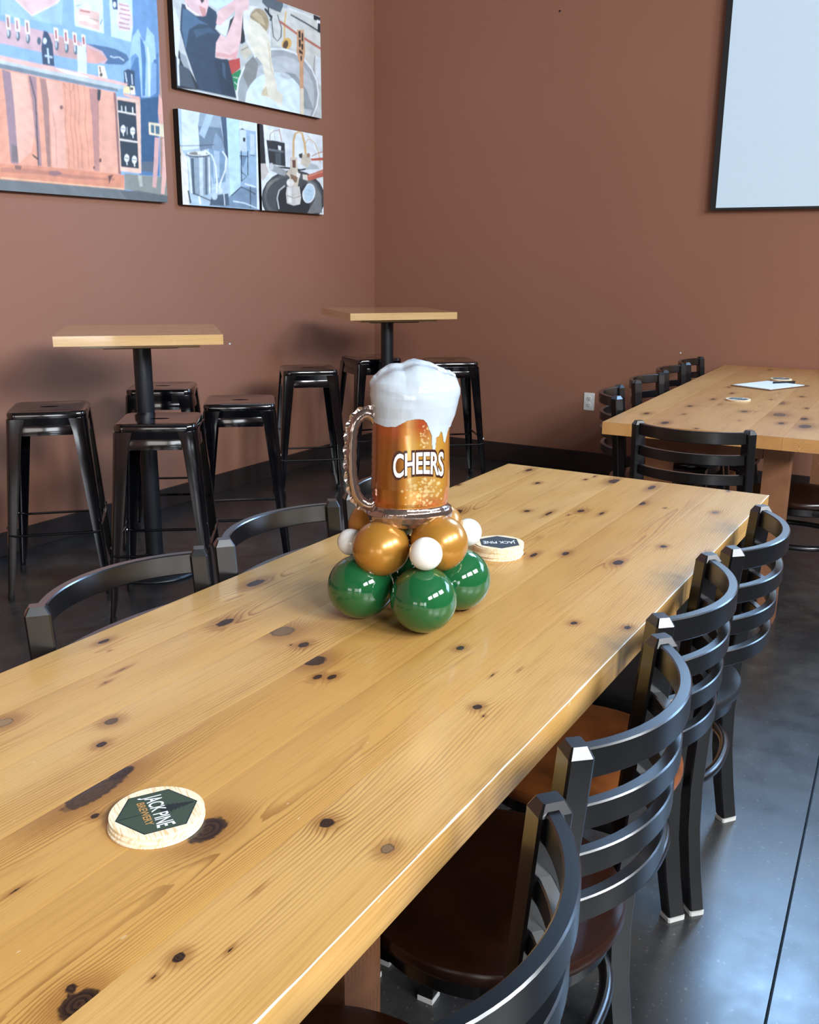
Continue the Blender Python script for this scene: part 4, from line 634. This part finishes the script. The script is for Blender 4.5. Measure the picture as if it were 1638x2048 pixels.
def inside(px, pz, poly):
    n = len(poly); r = np.zeros(px.shape, bool)
    for i in range(n):
        x0, y0 = poly[i]; x1, y1 = poly[(i+1) % n]
        if y0 == y1: continue
        c = ((y0 > pz) != (y1 > pz)) & (px < (x1-x0)*(pz-y0)/(y1-y0)+x0)
        r ^= c
    return r
def print_grid(name, shapes, W_, H_, cell, mat, parent, Mx, fade=None):
    nx = int(W_/cell)+1; nz = int(H_/cell)+1
    xs = np.linspace(0, W_, nx); zs = np.linspace(0, H_, nz)
    X, Z = np.meshgrid(xs, zs, indexing='ij'); px, pz = X*1000, Z*1000
    colr = np.ones((nx, nz, 3))*.6
    for c, q in shapes:
        poly = [(q[i], q[i+1]) for i in range(0, len(q), 2)]
        a0 = max(0, int((min(p[0] for p in poly)/1000)/cell)-1); a1 = min(nx, int((max(p[0] for p in poly)/1000)/cell)+3)
        b0 = max(0, int((min(p[1] for p in poly)/1000)/cell)-1); b1 = min(nz, int((max(p[1] for p in poly)/1000)/cell)+3)
        if a1 <= a0 or b1 <= b0: continue
        h = cell*250; al = 0
        for ox, oz in ((-h, -h*.4), (h*.4, -h), (h, h*.4), (-h*.4, h)):
            al = al+inside(px[a0:a1, b0:b1]+ox, pz[a0:a1, b0:b1]+oz, poly)*.25
        al = al[..., None]; colr[a0:a1, b0:b1] = colr[a0:a1, b0:b1]*(1-al)+np.array(lin(c))*al
    # soften like a photographic print and add faint mottling of the ink
    k_ = np.array([.22, .56, .22]); P_ = np.pad(colr, ((1, 1), (1, 1), (0, 0)), 'edge')
    P_ = k_[0]*P_[:-2]+k_[1]*P_[1:-1]+k_[2]*P_[2:]; colr = k_[0]*P_[:, :-2]+k_[1]*P_[:, 1:-1]+k_[2]*P_[:, 2:]
    rn = np.random.RandomState(nx); mot = 0
    for q_ in range(9):
        a_, b_ = rn.uniform(8, 70, 2); mot = mot+np.sin(X*a_+rn.uniform(0, 6)+3*np.sin(Z*b_*.5))*np.sin(Z*b_+rn.uniform(0, 6)+2*np.sin(X*a_*.4))
    colr = np.clip(colr*(1+.035*mot[..., None]+rn.normal(0, .03, mot.shape)[..., None]), 0, 1)
    V = np.stack([X.ravel(), np.zeros(X.size), Z.ravel()], -1)
    idx = np.arange(nx*nz).reshape(nx, nz)
    Q = np.stack([idx[:-1, :-1], idx[1:, :-1], idx[1:, 1:], idx[:-1, 1:]], -1).reshape(-1, 4)
    me = bpy.data.meshes.new(name); me.vertices.add(len(V)); me.vertices.foreach_set('co', V.ravel())
    me.loops.add(Q.size); me.loops.foreach_set('vertex_index', Q.ravel())
    me.polygons.add(len(Q)); me.polygons.foreach_set('loop_start', np.arange(0, Q.size, 4)); me.polygons.foreach_set('loop_total', np.full(len(Q), 4))
    me.update(calc_edges=True)
    a = me.color_attributes.new('print', 'FLOAT_COLOR', 'POINT')
    rgba = np.ones((len(V), 4), np.float32); rgba[:, :3] = colr.reshape(-1, 3); a.data.foreach_set('color', rgba.ravel())
    me.transform(Mx); me.materials.append(mat)
    return link(name, me, parent)
YFC = YL-.040
def canvas(x0, x1, z0, z1, shapes, label, cell=.0032):
    t = empty('canvas_picture', ((x0+x1)/2, YL, z0)); tag(t, label, 'picture', 'photo canvases on the left wall')
    cx = (x0+x1)/2
    MB().box((x0-cx, -.0385, 0), (x1-cx, -.002, z1-z0), bev=.002).build('stretched_canvas', M['canvas_side'], t)
    print_grid('printed_face', shapes, x1-x0, z1-z0, cell, M['print'], t, Matrix.Translation((x0-cx, -.0400, 0)))
    # the print runs a little over the left edge of the wrap
    return t
canvas(2.60, 3.956, 1.662, 2.84, PIC_BAR, 'largest canvas, photo of a pink wood bar counter with beer taps')
canvas(4.07, 5.374, 2.245, 2.84, PIC_GRAIN, 'canvas photo of a person in a dark shirt pouring grain into a kettle')
canvas(4.07, 4.722, 1.657, 2.143, PIC_KETTLE, 'canvas photo of steel brewing kettles beside a pale blue door', .0028)
canvas(4.745, 5.380, 1.657, 2.143, PIC_KEG, 'canvas photo of a keg top with fittings and a red hose', .0028)

# ------------------------------------------------------------------ projection screen, outlet, wall marks
t = empty('projection_screen', (XF, 0.28, 1.68)); tag(t, 'large white projection screen with black border on the far wall', 'screen')
MB().box((-.05, -1.215, -.012), (-.001, 1.215, 1.45), bev=.003).build('border', M['frame'], t)
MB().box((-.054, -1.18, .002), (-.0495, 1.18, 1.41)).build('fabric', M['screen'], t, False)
t = empty('wall_outlet', (XF, 2.192, .415)); tag(t, 'white double electrical outlet on the far wall', 'outlet')
MB().box((-.006, -.036, 0), (-.0002, .036, .116), bev=.002).build('cover_plate', M['white'], t)
for z in (.036, .080):
    r = MB().lathe([(.0165, .0), (.0165, .0022), (.015, .003)], 24, M=Matrix.Translation((-.006, 0, z)) @ Matrix.Rotation(-math.pi/2, 4, 'Y')).build('receptacle', M['white'], t)
    g = MB(); g.box((-.0094, -.0072, z-.002), (-.0088, -.0048, z+.008)); g.box((-.0094, .0048, z-.002), (-.0088, .0072, z+.006)); g.box((-.0094, -.002, z-.011), (-.0088, .002, z-.007))
    g.build('slot', M['slot'], r, False)
MB().lathe([(.003, 0), (.0025, .001)], 12, M=Matrix.Translation((-.006, 0, .058)) @ Matrix.Rotation(-math.pi/2, 4, 'Y')).build('screw', M['white'], t)
o = MB().lathe([(.0065, 0), (.006, .004), (.003, .006)], 16, M=Matrix.Translation((4.448, YL, .880)) @ Matrix.Rotation(math.pi/2, 4, 'X')).build('wall_hook', M['white'])
tag(o, 'tiny white wall anchor beside the left pub table top', 'hook')
o = MB().lathe([(.005, 0), (.004, .004)], 12, M=Matrix.Translation((XF, 1.614, .823)) @ Matrix.Rotation(-math.pi/2, 4, 'Y')).build('wall_hook', M['white'])
tag(o, 'tiny white wall anchor above the chairs by the second table', 'hook')
o = MB().lathe([(.006, 0), (.004, .006)], 12, M=Matrix.Translation((XF, 2.519, 2.863)) @ Matrix.Rotation(-math.pi/2, 4, 'Y')).build('nail', M['canvas_side'])
tag(o, 'small dark nail high on the bare far wall', 'nail')

# ------------------------------------------------------------------ lettering
def text_mesh(body, offset=0.0, sub=0, extrude=0.0):
    cu = bpy.data.curves.new('t', 'FONT'); cu.body = body; cu.size = 1; cu.offset = offset; cu.resolution_u = 4; cu.extrude = extrude
    cu.align_x = 'CENTER'
    o = bpy.data.objects.new('t', cu); COL.objects.link(o)
    bpy.context.view_layer.update()
    me = bpy.data.meshes.new_from_object(o.evaluated_get(bpy.context.evaluated_depsgraph_get()))
    bpy.data.objects.remove(o); 
    bm = bmesh.new(); bm.from_mesh(me); bmesh.ops.remove_doubles(bm, verts=bm.verts, dist=1e-4)
    if sub:
        bmesh.ops.triangulate(bm, faces=bm.faces)
        for _ in range(sub):
            bmesh.ops.subdivide_edges(bm, edges=[e for e in bm.edges if e.calc_length() > .09], cuts=1, use_grid_fill=True)
            bmesh.ops.triangulate(bm, faces=bm.faces)
    bm.to_mesh(me); bm.free()
    return me
def warp_text(me, fn):
    n = len(me.vertices); co = np.empty(n*3, np.float32); me.vertices.foreach_get('co', co); co = co.reshape(-1, 3)
    x0, x1 = co[:, 0].min(), co[:, 0].max(); y0, y1 = 0.0, .70
    out = np.array([fn((c[0]-x0)/(x1-x0), (c[1]-y0)/(y1-y0)) for c in co])
    me.vertices.foreach_set('co', out.astype(np.float32).ravel()); me.update(); return me

# ------------------------------------------------------------------ coasters
CT = .0025
def coaster_body(hexagon=True, detail=True):
    t = empty('coaster')
    MB().lathe([(.0530, 0), (.0535, .0004), (.0535, CT-.0004), (.0530, CT)], 56).build('disc', M['coaster'], t, False)
    if hexagon:
        hx = [(.047*math.cos(math.radians(90+60*k)), .047*math.sin(math.radians(90+60*k))) for k in range(6)]
        z = CT
        def plate(pts, z0, z1, name, mat):
            n = len(pts)
            return MB().add([(x, y, z0) for x, y in pts]+[(x, y, z1) for x, y in pts], [tuple(range(n-1, -1, -1)), tuple(range(n, 2*n))]+[(i, (i+1) % n, n+(i+1) % n, n+i) for i in range(n)]).build(name, mat, t, False)
        plate(hx, z-.0002, z+.00008, 'hexagon_border', M['dark_ink'])
        plate([(x*.965, y*.965) for x, y in hx], z, z+.00014, 'printed_hexagon', M['green_ink'] if detail else M['grey_ink'])
        if detail:
            L = []; 
            for k in range(8):
                y = .004+k*.0048; w0 = .0135*(1-k/8.5); L.append((-w0, y, -w0*.45, y+.0048))
            g = MB()
            for x, y, x2, y2 in L: g.add([(x, y, z+.0002), (-x, y, z+.0002), (-x2*.9, y2, z+.0002), (x2, y2, z+.0002)], [(0, 1, 2, 3)])
            g.add([(-.0007, -.0445, z+.0002), (.0009, -.0445, z+.0002), (.0004, .004, z+.0002), (-.0004, .004, z+.0002)], [(0, 1, 2, 3)])
            link('pine_tree', g.mesh(), t, M['dark_ink'])
        def flat_text(body, xw, yb, yh, zz, off, name, mat, arc=0):
            me = warp_text(text_mesh(body, off), lambda u, v: ((u-.5)*xw, yb+v*yh*(1+arc*(2*u-1)**2)-yh*arc*(2*u-1)**2*.5, zz))
            return link(name, me, t, mat)
        flat_text('JACK PINE', .070, -.0055, .0165, z+.00026, .012, 'lettering', M['white_ink'], .25)
        if detail: flat_text('BREWERY', .050, -.0175, .0085, z+.00026, .02, 'lettering', M['tan_ink'])
    return t
pc = coaster_body(); pf = coaster_body(True, False); pp = coaster_body(False)
used_c = set()
def coaster(proto_, x, y, z, rz, label, group):
    if proto_.name in used_c: o = copy_tree(proto_)
    else: o = proto_; used_c.add(proto_.name)
    o.location = (x, y, z); o.rotation_euler = (0, 0, math.radians(rz)); tag(o, label, 'coaster', group); return o
ZT = .7601
gn = 'coasters stacked at the near end of the long table'
coaster(pp, .6835, .7335, ZT, 0, 'round pale coaster at the bottom of the nearest coaster stack', gn)
coaster(pp, .6870, .7350, ZT+CT, 20, 'round pale coaster in the middle of the nearest coaster stack', gn)
coaster(pc, .6915, .7400, ZT+2*CT, -121.6, 'round pale coaster with dark green hexagon, top of the nearest stack', gn)
rs = random.Random(3)
words = ['bottom', 'second from the bottom', 'third from the bottom', 'fourth from the bottom', 'fifth from the bottom', 'sixth from the bottom', 'fifth from the top', 'fourth from the top', 'third from the top', 'second from the top']
gf = 'coasters stacked behind the balloon centrepiece'
for k in range(10):
    coaster(pp, 1.813+rs.uniform(-.003, .003), .845+rs.uniform(-.003, .003), ZT+k*CT, k*37, 'round pale coaster, %s in the tall stack right of the balloons' % words[k], gf)
coaster(pf, 1.815, .843, ZT+10*CT, 122, 'round coaster with slate hexagon, top of the tall stack right of the balloons', gf)
gt = 'coasters on the second table'
for (x, y, n, nm) in ((4.48, .92, 3, 'the nearer stack on the second table'), (5.36, .885, 5, 'the stack behind the paper on the second table')):
    for k in range(n):
        coaster(pf if k == n-1 else pp, x+rs.uniform(-.004, .004), y+rs.uniform(-.004, .004), ZT+.01+k*CT, 122+9*k, 'round coaster, %s in %s' % (['bottom', 'second from the bottom', 'middle', 'second from the top', 'top'][k] if n == 5 else ['bottom', 'middle', 'top'][k], nm), gt)

# paper on a clipboard with a pen
t = empty('clipboard', (5.10, .895, ZT), math.radians(-24)); tag(t, 'brown clipboard holding white paper on the second table', 'clipboard')
t.location.z += .01
MB().box((-.165, -.115, 0), (.165, .115, .004), bev=.001).build('board', flat('brown_hardboard', '6b4a30', .5), t)
MB().box((.135, -.035, .004), (.162, .035, .012), bev=.002).build('clip', M['metal'], t)
o = MB().box((-.155, -.105, 0), (.135, .105, .003)).build('paper_sheets', M['paper'], None, False); o.location = (5.10, .895, ZT+.0146); o.rotation_euler = (0, 0, math.radians(-24))
tag(o, 'stack of blank white paper sheets on the clipboard', 'paper')
o = MB().tube([(-.07, 0, 0), (.05, 0, 0), (.062, 0, 0), (.07, 0, 0)], lambda i: (.005, .005, .004, .001)[i], 10).build('pen', M['rubber']); o.location = (5.21, .845, ZT+.0224); o.rotation_euler = (0, 0, math.radians(-40))
tag(o, 'black pen lying on the white paper', 'pen')

# ------------------------------------------------------------------ balloon centrepiece
BC = empty('balloon_centerpiece', (1.405, .826, .76)); tag(BC, 'beer mug foil balloon on green, gold and white balloons, on the long table', 'centerpiece')
LAT = Vector((.508, -.861, 0)); FWD = Vector((.861, .508, 0))
def latex(name, c, r, mat, stretch=1.06, tip=None):
    """slightly pear-shaped balloon whose knot points at the middle of the cluster"""
    c = Vector(c); d = (Vector((0, 0, c.z))-c if tip is None else Vector(tip)).normalized()
    q = Vector((0, 0, -1)).rotation_difference(d).to_matrix().to_4x4()
    prof = []
    for k in range(25):
        a = math.pi*k/24; z = math.cos(a)*r*stretch; rr = math.sin(a)*r*(1-.07*(k/24)**2)
        prof.append((max(rr, .0004), z))
    prof[-1] = (.004, -r*stretch-.002); prof.append((.0035, -r*stretch-.008)); prof.append((.006, -r*stretch-.012))
    rings = MB().lathe(prof, 40, M=Matrix.Translation(c) @ q)
    return rings.build(name, mat, BC, True)
for sx, sy in ((-1, 1), (-1, -1), (1, -1), (1, 1)):
    latex('green_balloon', (sx*.0625, sy*.0635, .0585), .0580, M['b_green'], 1.04)
for lt, fw_, z, r in ((-.050, -.034, .133, .0495), (.050, -.030, .142, .0500), (-.066, .060, .148, .047), (.050, .062, .146, .047)):
    latex('gold_balloon', LAT*lt+FWD*fw_+Vector((0, 0, z)), r, M['b_gold'], 1.03)
for lt, fw_, z, r in ((-.106, .012, .130, .0245), (.026, -.094, .142, .0288), (.106, .070, .133, .0262), (-.01, .11, .14, .026)):
    latex('white_balloon', LAT*lt+FWD*fw_+Vector((0, 0, z)), r, M['b_white'], 1.0)

# mug: local x to the reader's right, -y towards the reader
MUG = Matrix.Translation((0, 0, 0)) @ Matrix.Rotation(math.radians(-47), 4, 'Z')
zr = np.array([.925, .930, .938, .950, .958, .963, .967, .975, 1.00, 1.05, 1.095, 1.108, 1.122, 1.140, 1.156, 1.1675, 1.177, 1.185, 1.192, 1.198, 1.204, 1.208, 1.211])-.76
wr = np.array([.052, .066, .0735, .0755, .0725, .0670, .0655, .0675, .0690, .0680, .0672, .0685, .0715, .0745, .0765, .0765, .0745, .069, .061, .052, .041, .029, .012])
cr = np.array([0, 0, 0, 0, 0, 0, 0, 0, 0, 0, 0, .002, .005, .006, .007, .007, .006, .006, .005, .004, .004, .003, .003])
dr = np.array([.020, .040, .046, .050, .050, .047, .046, .050, .054, .054, .052, .052, .053, .056, .057, .056, .053, .048, .042, .034, .026, .018, .006])
def mug_pt(ph, z, off=0.0):
    w_ = np.interp(z, zr, wr)+off; d_ = np.interp(z, zr, dr)+off; c_ = np.interp(z, zr, cr)
    c, s = np.cos(ph), np.sin(ph)
    x = c_+w_*np.sign(c)*np.abs(c)**.92; y = -d_*s
    return x, y
FX = np.array([545, 600, 700, 800, 860, 920, 1000, 1080, 1120, 1150, 1178, 1188, 1198, 1213, 1224, 1232, 1265, 1290, 1310, 1328, 1345, 1400])
FY = np.array([600, 640, 668, 660, 625, 590, 578, 582, 620, 690, 750, 900, 925, 920, 890, 785, 772, 725, 750, 840, 860, 700])
def foam_line(x): return .119+.24+(600-np.interp(x, (FX-947)*.00016-.0125, FY))*.00016
def mug_surface(z_lo, z_hi, nz, nph, off, keep, lump=0.0, name='x', mat=None, parent=None, colour=None, thick=0):
    zs = np.linspace(z_lo, z_hi, nz); ph = np.linspace(0, 2*np.pi, nph, endpoint=False)
    PH, Z = np.meshgrid(ph, zs, indexing='ij'); X, Y = mug_pt(PH, Z, off)
    U = X.copy(); ZZ = Z.copy()
    if lump:
        t_ = np.clip((Z-.375)/.06, 0, 1)
        f = 1+lump*t_*(.5*np.sin(X*95+1)+.35*np.sin(Y*120+X*60)+.3*np.sin(Z*210+X*70))
        X = X*f; Y = Y*f
        Z = Z+t_*.0040*(np.abs(np.sin(X*48+.9))+.25*np.sin(X*170+1)-.5)+t_*.003*np.sin(Y*140)
        # crimped seam round the outline
        seam = np.exp(-(Y/.006)**2)*t_
        X = X*(1+.022*seam*np.abs(np.sin(Z*170+.5*np.sin(Z*430))))
        Z = Z+.0022*seam*np.abs(np.sin(X*170+1.3*np.sin(X*90)))
    else:
        seam = np.exp(-(Y/.004)**2); X = X*(1+.012*seam*np.abs(np.sin(Z*260)))
    V = np.stack([X, Y, Z], -1).reshape(-1, 3); idx = np.arange(nph*nz).reshape(nph, nz)
    nxt = np.roll(idx, -1, axis=0)
    Q = np.stack([idx[:, :-1], nxt[:, :-1], nxt[:, 1:], idx[:, 1:]], -1)
    Um = (U+np.roll(U, -1, axis=0))[:, :-1]/2; Zm = (ZZ[:, :-1]+ZZ[:, 1:])/2; Ym = Y[:, :-1]
    k = keep(Um, Zm, Ym); Q = Q[k].reshape(-1, 4)
    caps = []
    if z_hi >= zr[-1]-1e-6: caps.append(tuple(idx[:, -1].tolist()))
    if z_lo <= zr[0]+1e-6: caps.append(tuple(idx[::-1, 0].tolist()))
    usedv = np.unique(np.concatenate([Q.ravel()]+[np.array(c) for c in caps])); rm = np.full(len(V), -1); rm[usedv] = np.arange(len(usedv))
    me = bpy.data.meshes.new(name); me.from_pydata([tuple(v) for v in V[usedv]], [], [tuple(q) for q in rm[Q].tolist()]+[tuple(rm[list(c)].tolist()) for c in caps])
    if colour is not None:
        cc = colour(U.ravel()[usedv], ZZ.ravel()[usedv], Y.ravel()[usedv]); a = me.color_attributes.new('print', 'FLOAT_COLOR', 'POINT')
        rgba = np.ones((len(usedv), 4), np.float32); rgba[:, :3] = cc; a.data.foreach_set('color', rgba.ravel())
    bm = bmesh.new(); bm.from_mesh(me); bmesh.ops.recalc_face_normals(bm, faces=bm.faces); bm.to_mesh(me); bm.free()
    me.transform(MUG); return link(name, me, parent, mat, True)
def beer_colour(u, z, y):
    n = len(u); c = np.zeros((n, 3)); A = np.array
    base = A(lin('bd7c2a')); dark = A(lin('7d4718')); red = A(lin('b5502c')); pale = A(lin('dcb068')); gold = A(lin('c48f34'))
    xs = [-.075, -.055, -.035, -.022, -.012, .002, .012, .030, .045, .058, .075]
    cs = [dark, A(lin('95581e')), A(lin('6e3f18')), base, pale, gold, A(lin('c08c48')), A(lin('c8994e')), gold, A(lin('b5752c')), dark]
    for k in range(3): c[:, k] = np.interp(u, xs, [q[k] for q in cs])
    t = np.clip((z-.318)/.03, 0, 1)*np.exp(-((u-.008)/.02)**2)
    t = np.maximum(t, .55*np.exp(-((z-.345)/.02)**2)*np.exp(-((u+.045)/.03)**2))
    t = np.maximum(t, .7*np.exp(-((z-.215)/.012)**2)*(.5+.5*np.sin(u*60)))
    t = np.maximum(t, .6*np.exp(-((u-.055)/.008)**2)*np.clip((.25-z)/.04, 0, 1))
    c = c*(1-t[:, None])+red*t[:, None]
    r = np.random.RandomState(4)
    for k in range(110):
        if k < 80: bu, bz = r.normal(.012, .016), r.uniform(.212, .262)
        else: bu, bz = r.normal(.012, .006), r.uniform(.30, .352)
        rad = r.uniform(.0006, .0022)*(1 if k < 80 else .7); d = np.hypot(u-bu, (z-bz)*.95)
        m = (y < 0)*np.exp(-((d-rad*.8)/(rad*.35+.0003))**2)
        c = c*(1-.75*m[:, None])+A(lin('f3dda0'))*(.75*m[:, None])
    return c
def foil(name, rough, metal, col=None, wr=6.0, bstr=.35):
    n = NT(name)
    if col is None: n.link(n.attr('print', 'Color'), n.b.inputs['Base Color'])
    else: n.set(Base_Color=col)
    n.set(Roughness=rough, Metallic=metal, Coat_Weight=.6, Coat_Roughness=.06)
    v = n.noise(n.coord('Object', (wr, wr, wr*.35)), 9, 3); n.bump(v, bstr, .010); return n.m
M['beer'] = foil('printed_beer_foil', .20, .35, None, 2.2, .3)
M['foam'] = foil('white_foam_foil', .16, .0, 'b4bfc8', 2.2, .4)
M['clear'] = foil('silver_brown_glass_foil', .13, .9, 'a8958c', 4, .35)
front = lambda U, Z, Y: Z > np.where(Y < 0, foam_line(U), .36+.006*np.sin(U*90))
mug = mug_surface(.203, .40, 230, 400, 0, lambda U, Z, Y: ~front(U, Z, Y) & (Z < .39), 0, 'mug_balloon', M['beer'], BC, beer_colour)
foam = mug_surface(.27, zr[-1], 230, 400, .0006, front, .05, 'foam', M['foam'], mug)
base_ = mug_surface(zr[0], .206, 24, 120, .0003, lambda U, Z, Y: Z < 9, 0, 'base_rim', M['clear'], mug)
# handle: hollow foil loop with a crimped outer seam
hp = [(-.060, .352), (-.068, .362), (-.078, .366), (-.088, .362), (-.0965, .352), (-.1015, .338), (-.1035, .318), (-.1045, .296), (-.1045, .272), (-.1025, .250), (-.0985, .232), (-.0915, .217), (-.082, .208), (-.072, .205), (-.064, .211)]
def smooth_path(P, n=4):
    P = [Vector((p[0], 0, p[1])) for p in P]; out = []
    for i in range(len(P)-1):
        a, b, c, d = P[max(i-1, 0)], P[i], P[i+1], P[min(i+2, len(P)-1)]
        for k in range(n):
            t = k/n; out.append(.5*((2*b)+(c-a)*t+(2*a-5*b+4*c-d)*t*t+(3*b-a-3*c+d)*t**3))
    out.append(P[-1]); return out
SP = smooth_path(hp, 5)
def hprof(i):
    w_ = .0085*(1+.05*math.sin(i*1.3)); d_ = .0080
    return [(w_*math.cos(a)*(1.15 if math.cos(a) > 0 else 1), d_*math.sin(a)) for a in np.linspace(0, 2*math.pi, 14, endpoint=False)]
MB().sweep(SP, hprof, side=lambda i, t_: Vector((0, 1, 0)).cross(t_)*-1, M=MUG).build('handle', M['clear'], mug, True)
g = MB(); V = []; Fc = []
for i, p in enumerate(SP[2:-2]):
    t_ = (SP[i+3]-SP[i+1]).normalized(); o_ = Vector((0, 1, 0)).cross(t_)*-1
    if o_.dot(p-Vector((-.075, 0, .285))) < 0: o_ = -o_
    a = p+o_*.0075; b = p+o_*(.0130+.0016*math.sin(i*1.25)); y_ = .0012*math.sin(i*1.1)
    V += [(a.x, y_*.3-.0008, a.z), (b.x, y_-.0006, b.z), (b.x, y_+.0006, b.z), (a.x, y_*.3+.0008, a.z)]
n_ = len(V)//4
for i in range(n_-1):
    for k in range(4): Fc.append((4*i+k, 4*i+4+k, 4*i+4+(k+1) % 4, 4*i+(k+1) % 4))
g.add(V, Fc, MUG).build('crimped_seam', M['clear'], mug, False)
# CHEERS, arched and wrapped on the front of the mug
def wrapped(off, offset, name, mat, grow=0.0):
    def fn(u, v):
        tt = 2*u-1; x = .004+(.0445+grow)*tt
        zb = 1.0215+.0095*(1-tt*tt)-.76-grow; zt = 1.0625+.004*(1-tt*tt)-.76+grow
        z = zb+v*(zt-zb); w_ = np.interp(z, zr, wr); d_ = np.interp(z, zr, dr)
        c = min(1, abs(x)/w_)**(1/.92); y = -d_*math.sqrt(max(0, 1-c*c))
        return (x, y-off, z)
    me = warp_text(text_mesh('CHEERS', offset, 4), fn); me.transform(MUG)
    return link(name, me, mug, mat)
M['letter_back'] = flat('dark_brown_print', '3a1c12', .3)
M['letter'] = flat('white_foil_print', 'eef1f2', .28)
wrapped(.0010, .055, 'letter_outline', M['letter_back'], .0022)
wrapped(.0016, .020, 'lettering', M['letter'])
bpy.context.view_layer.update()
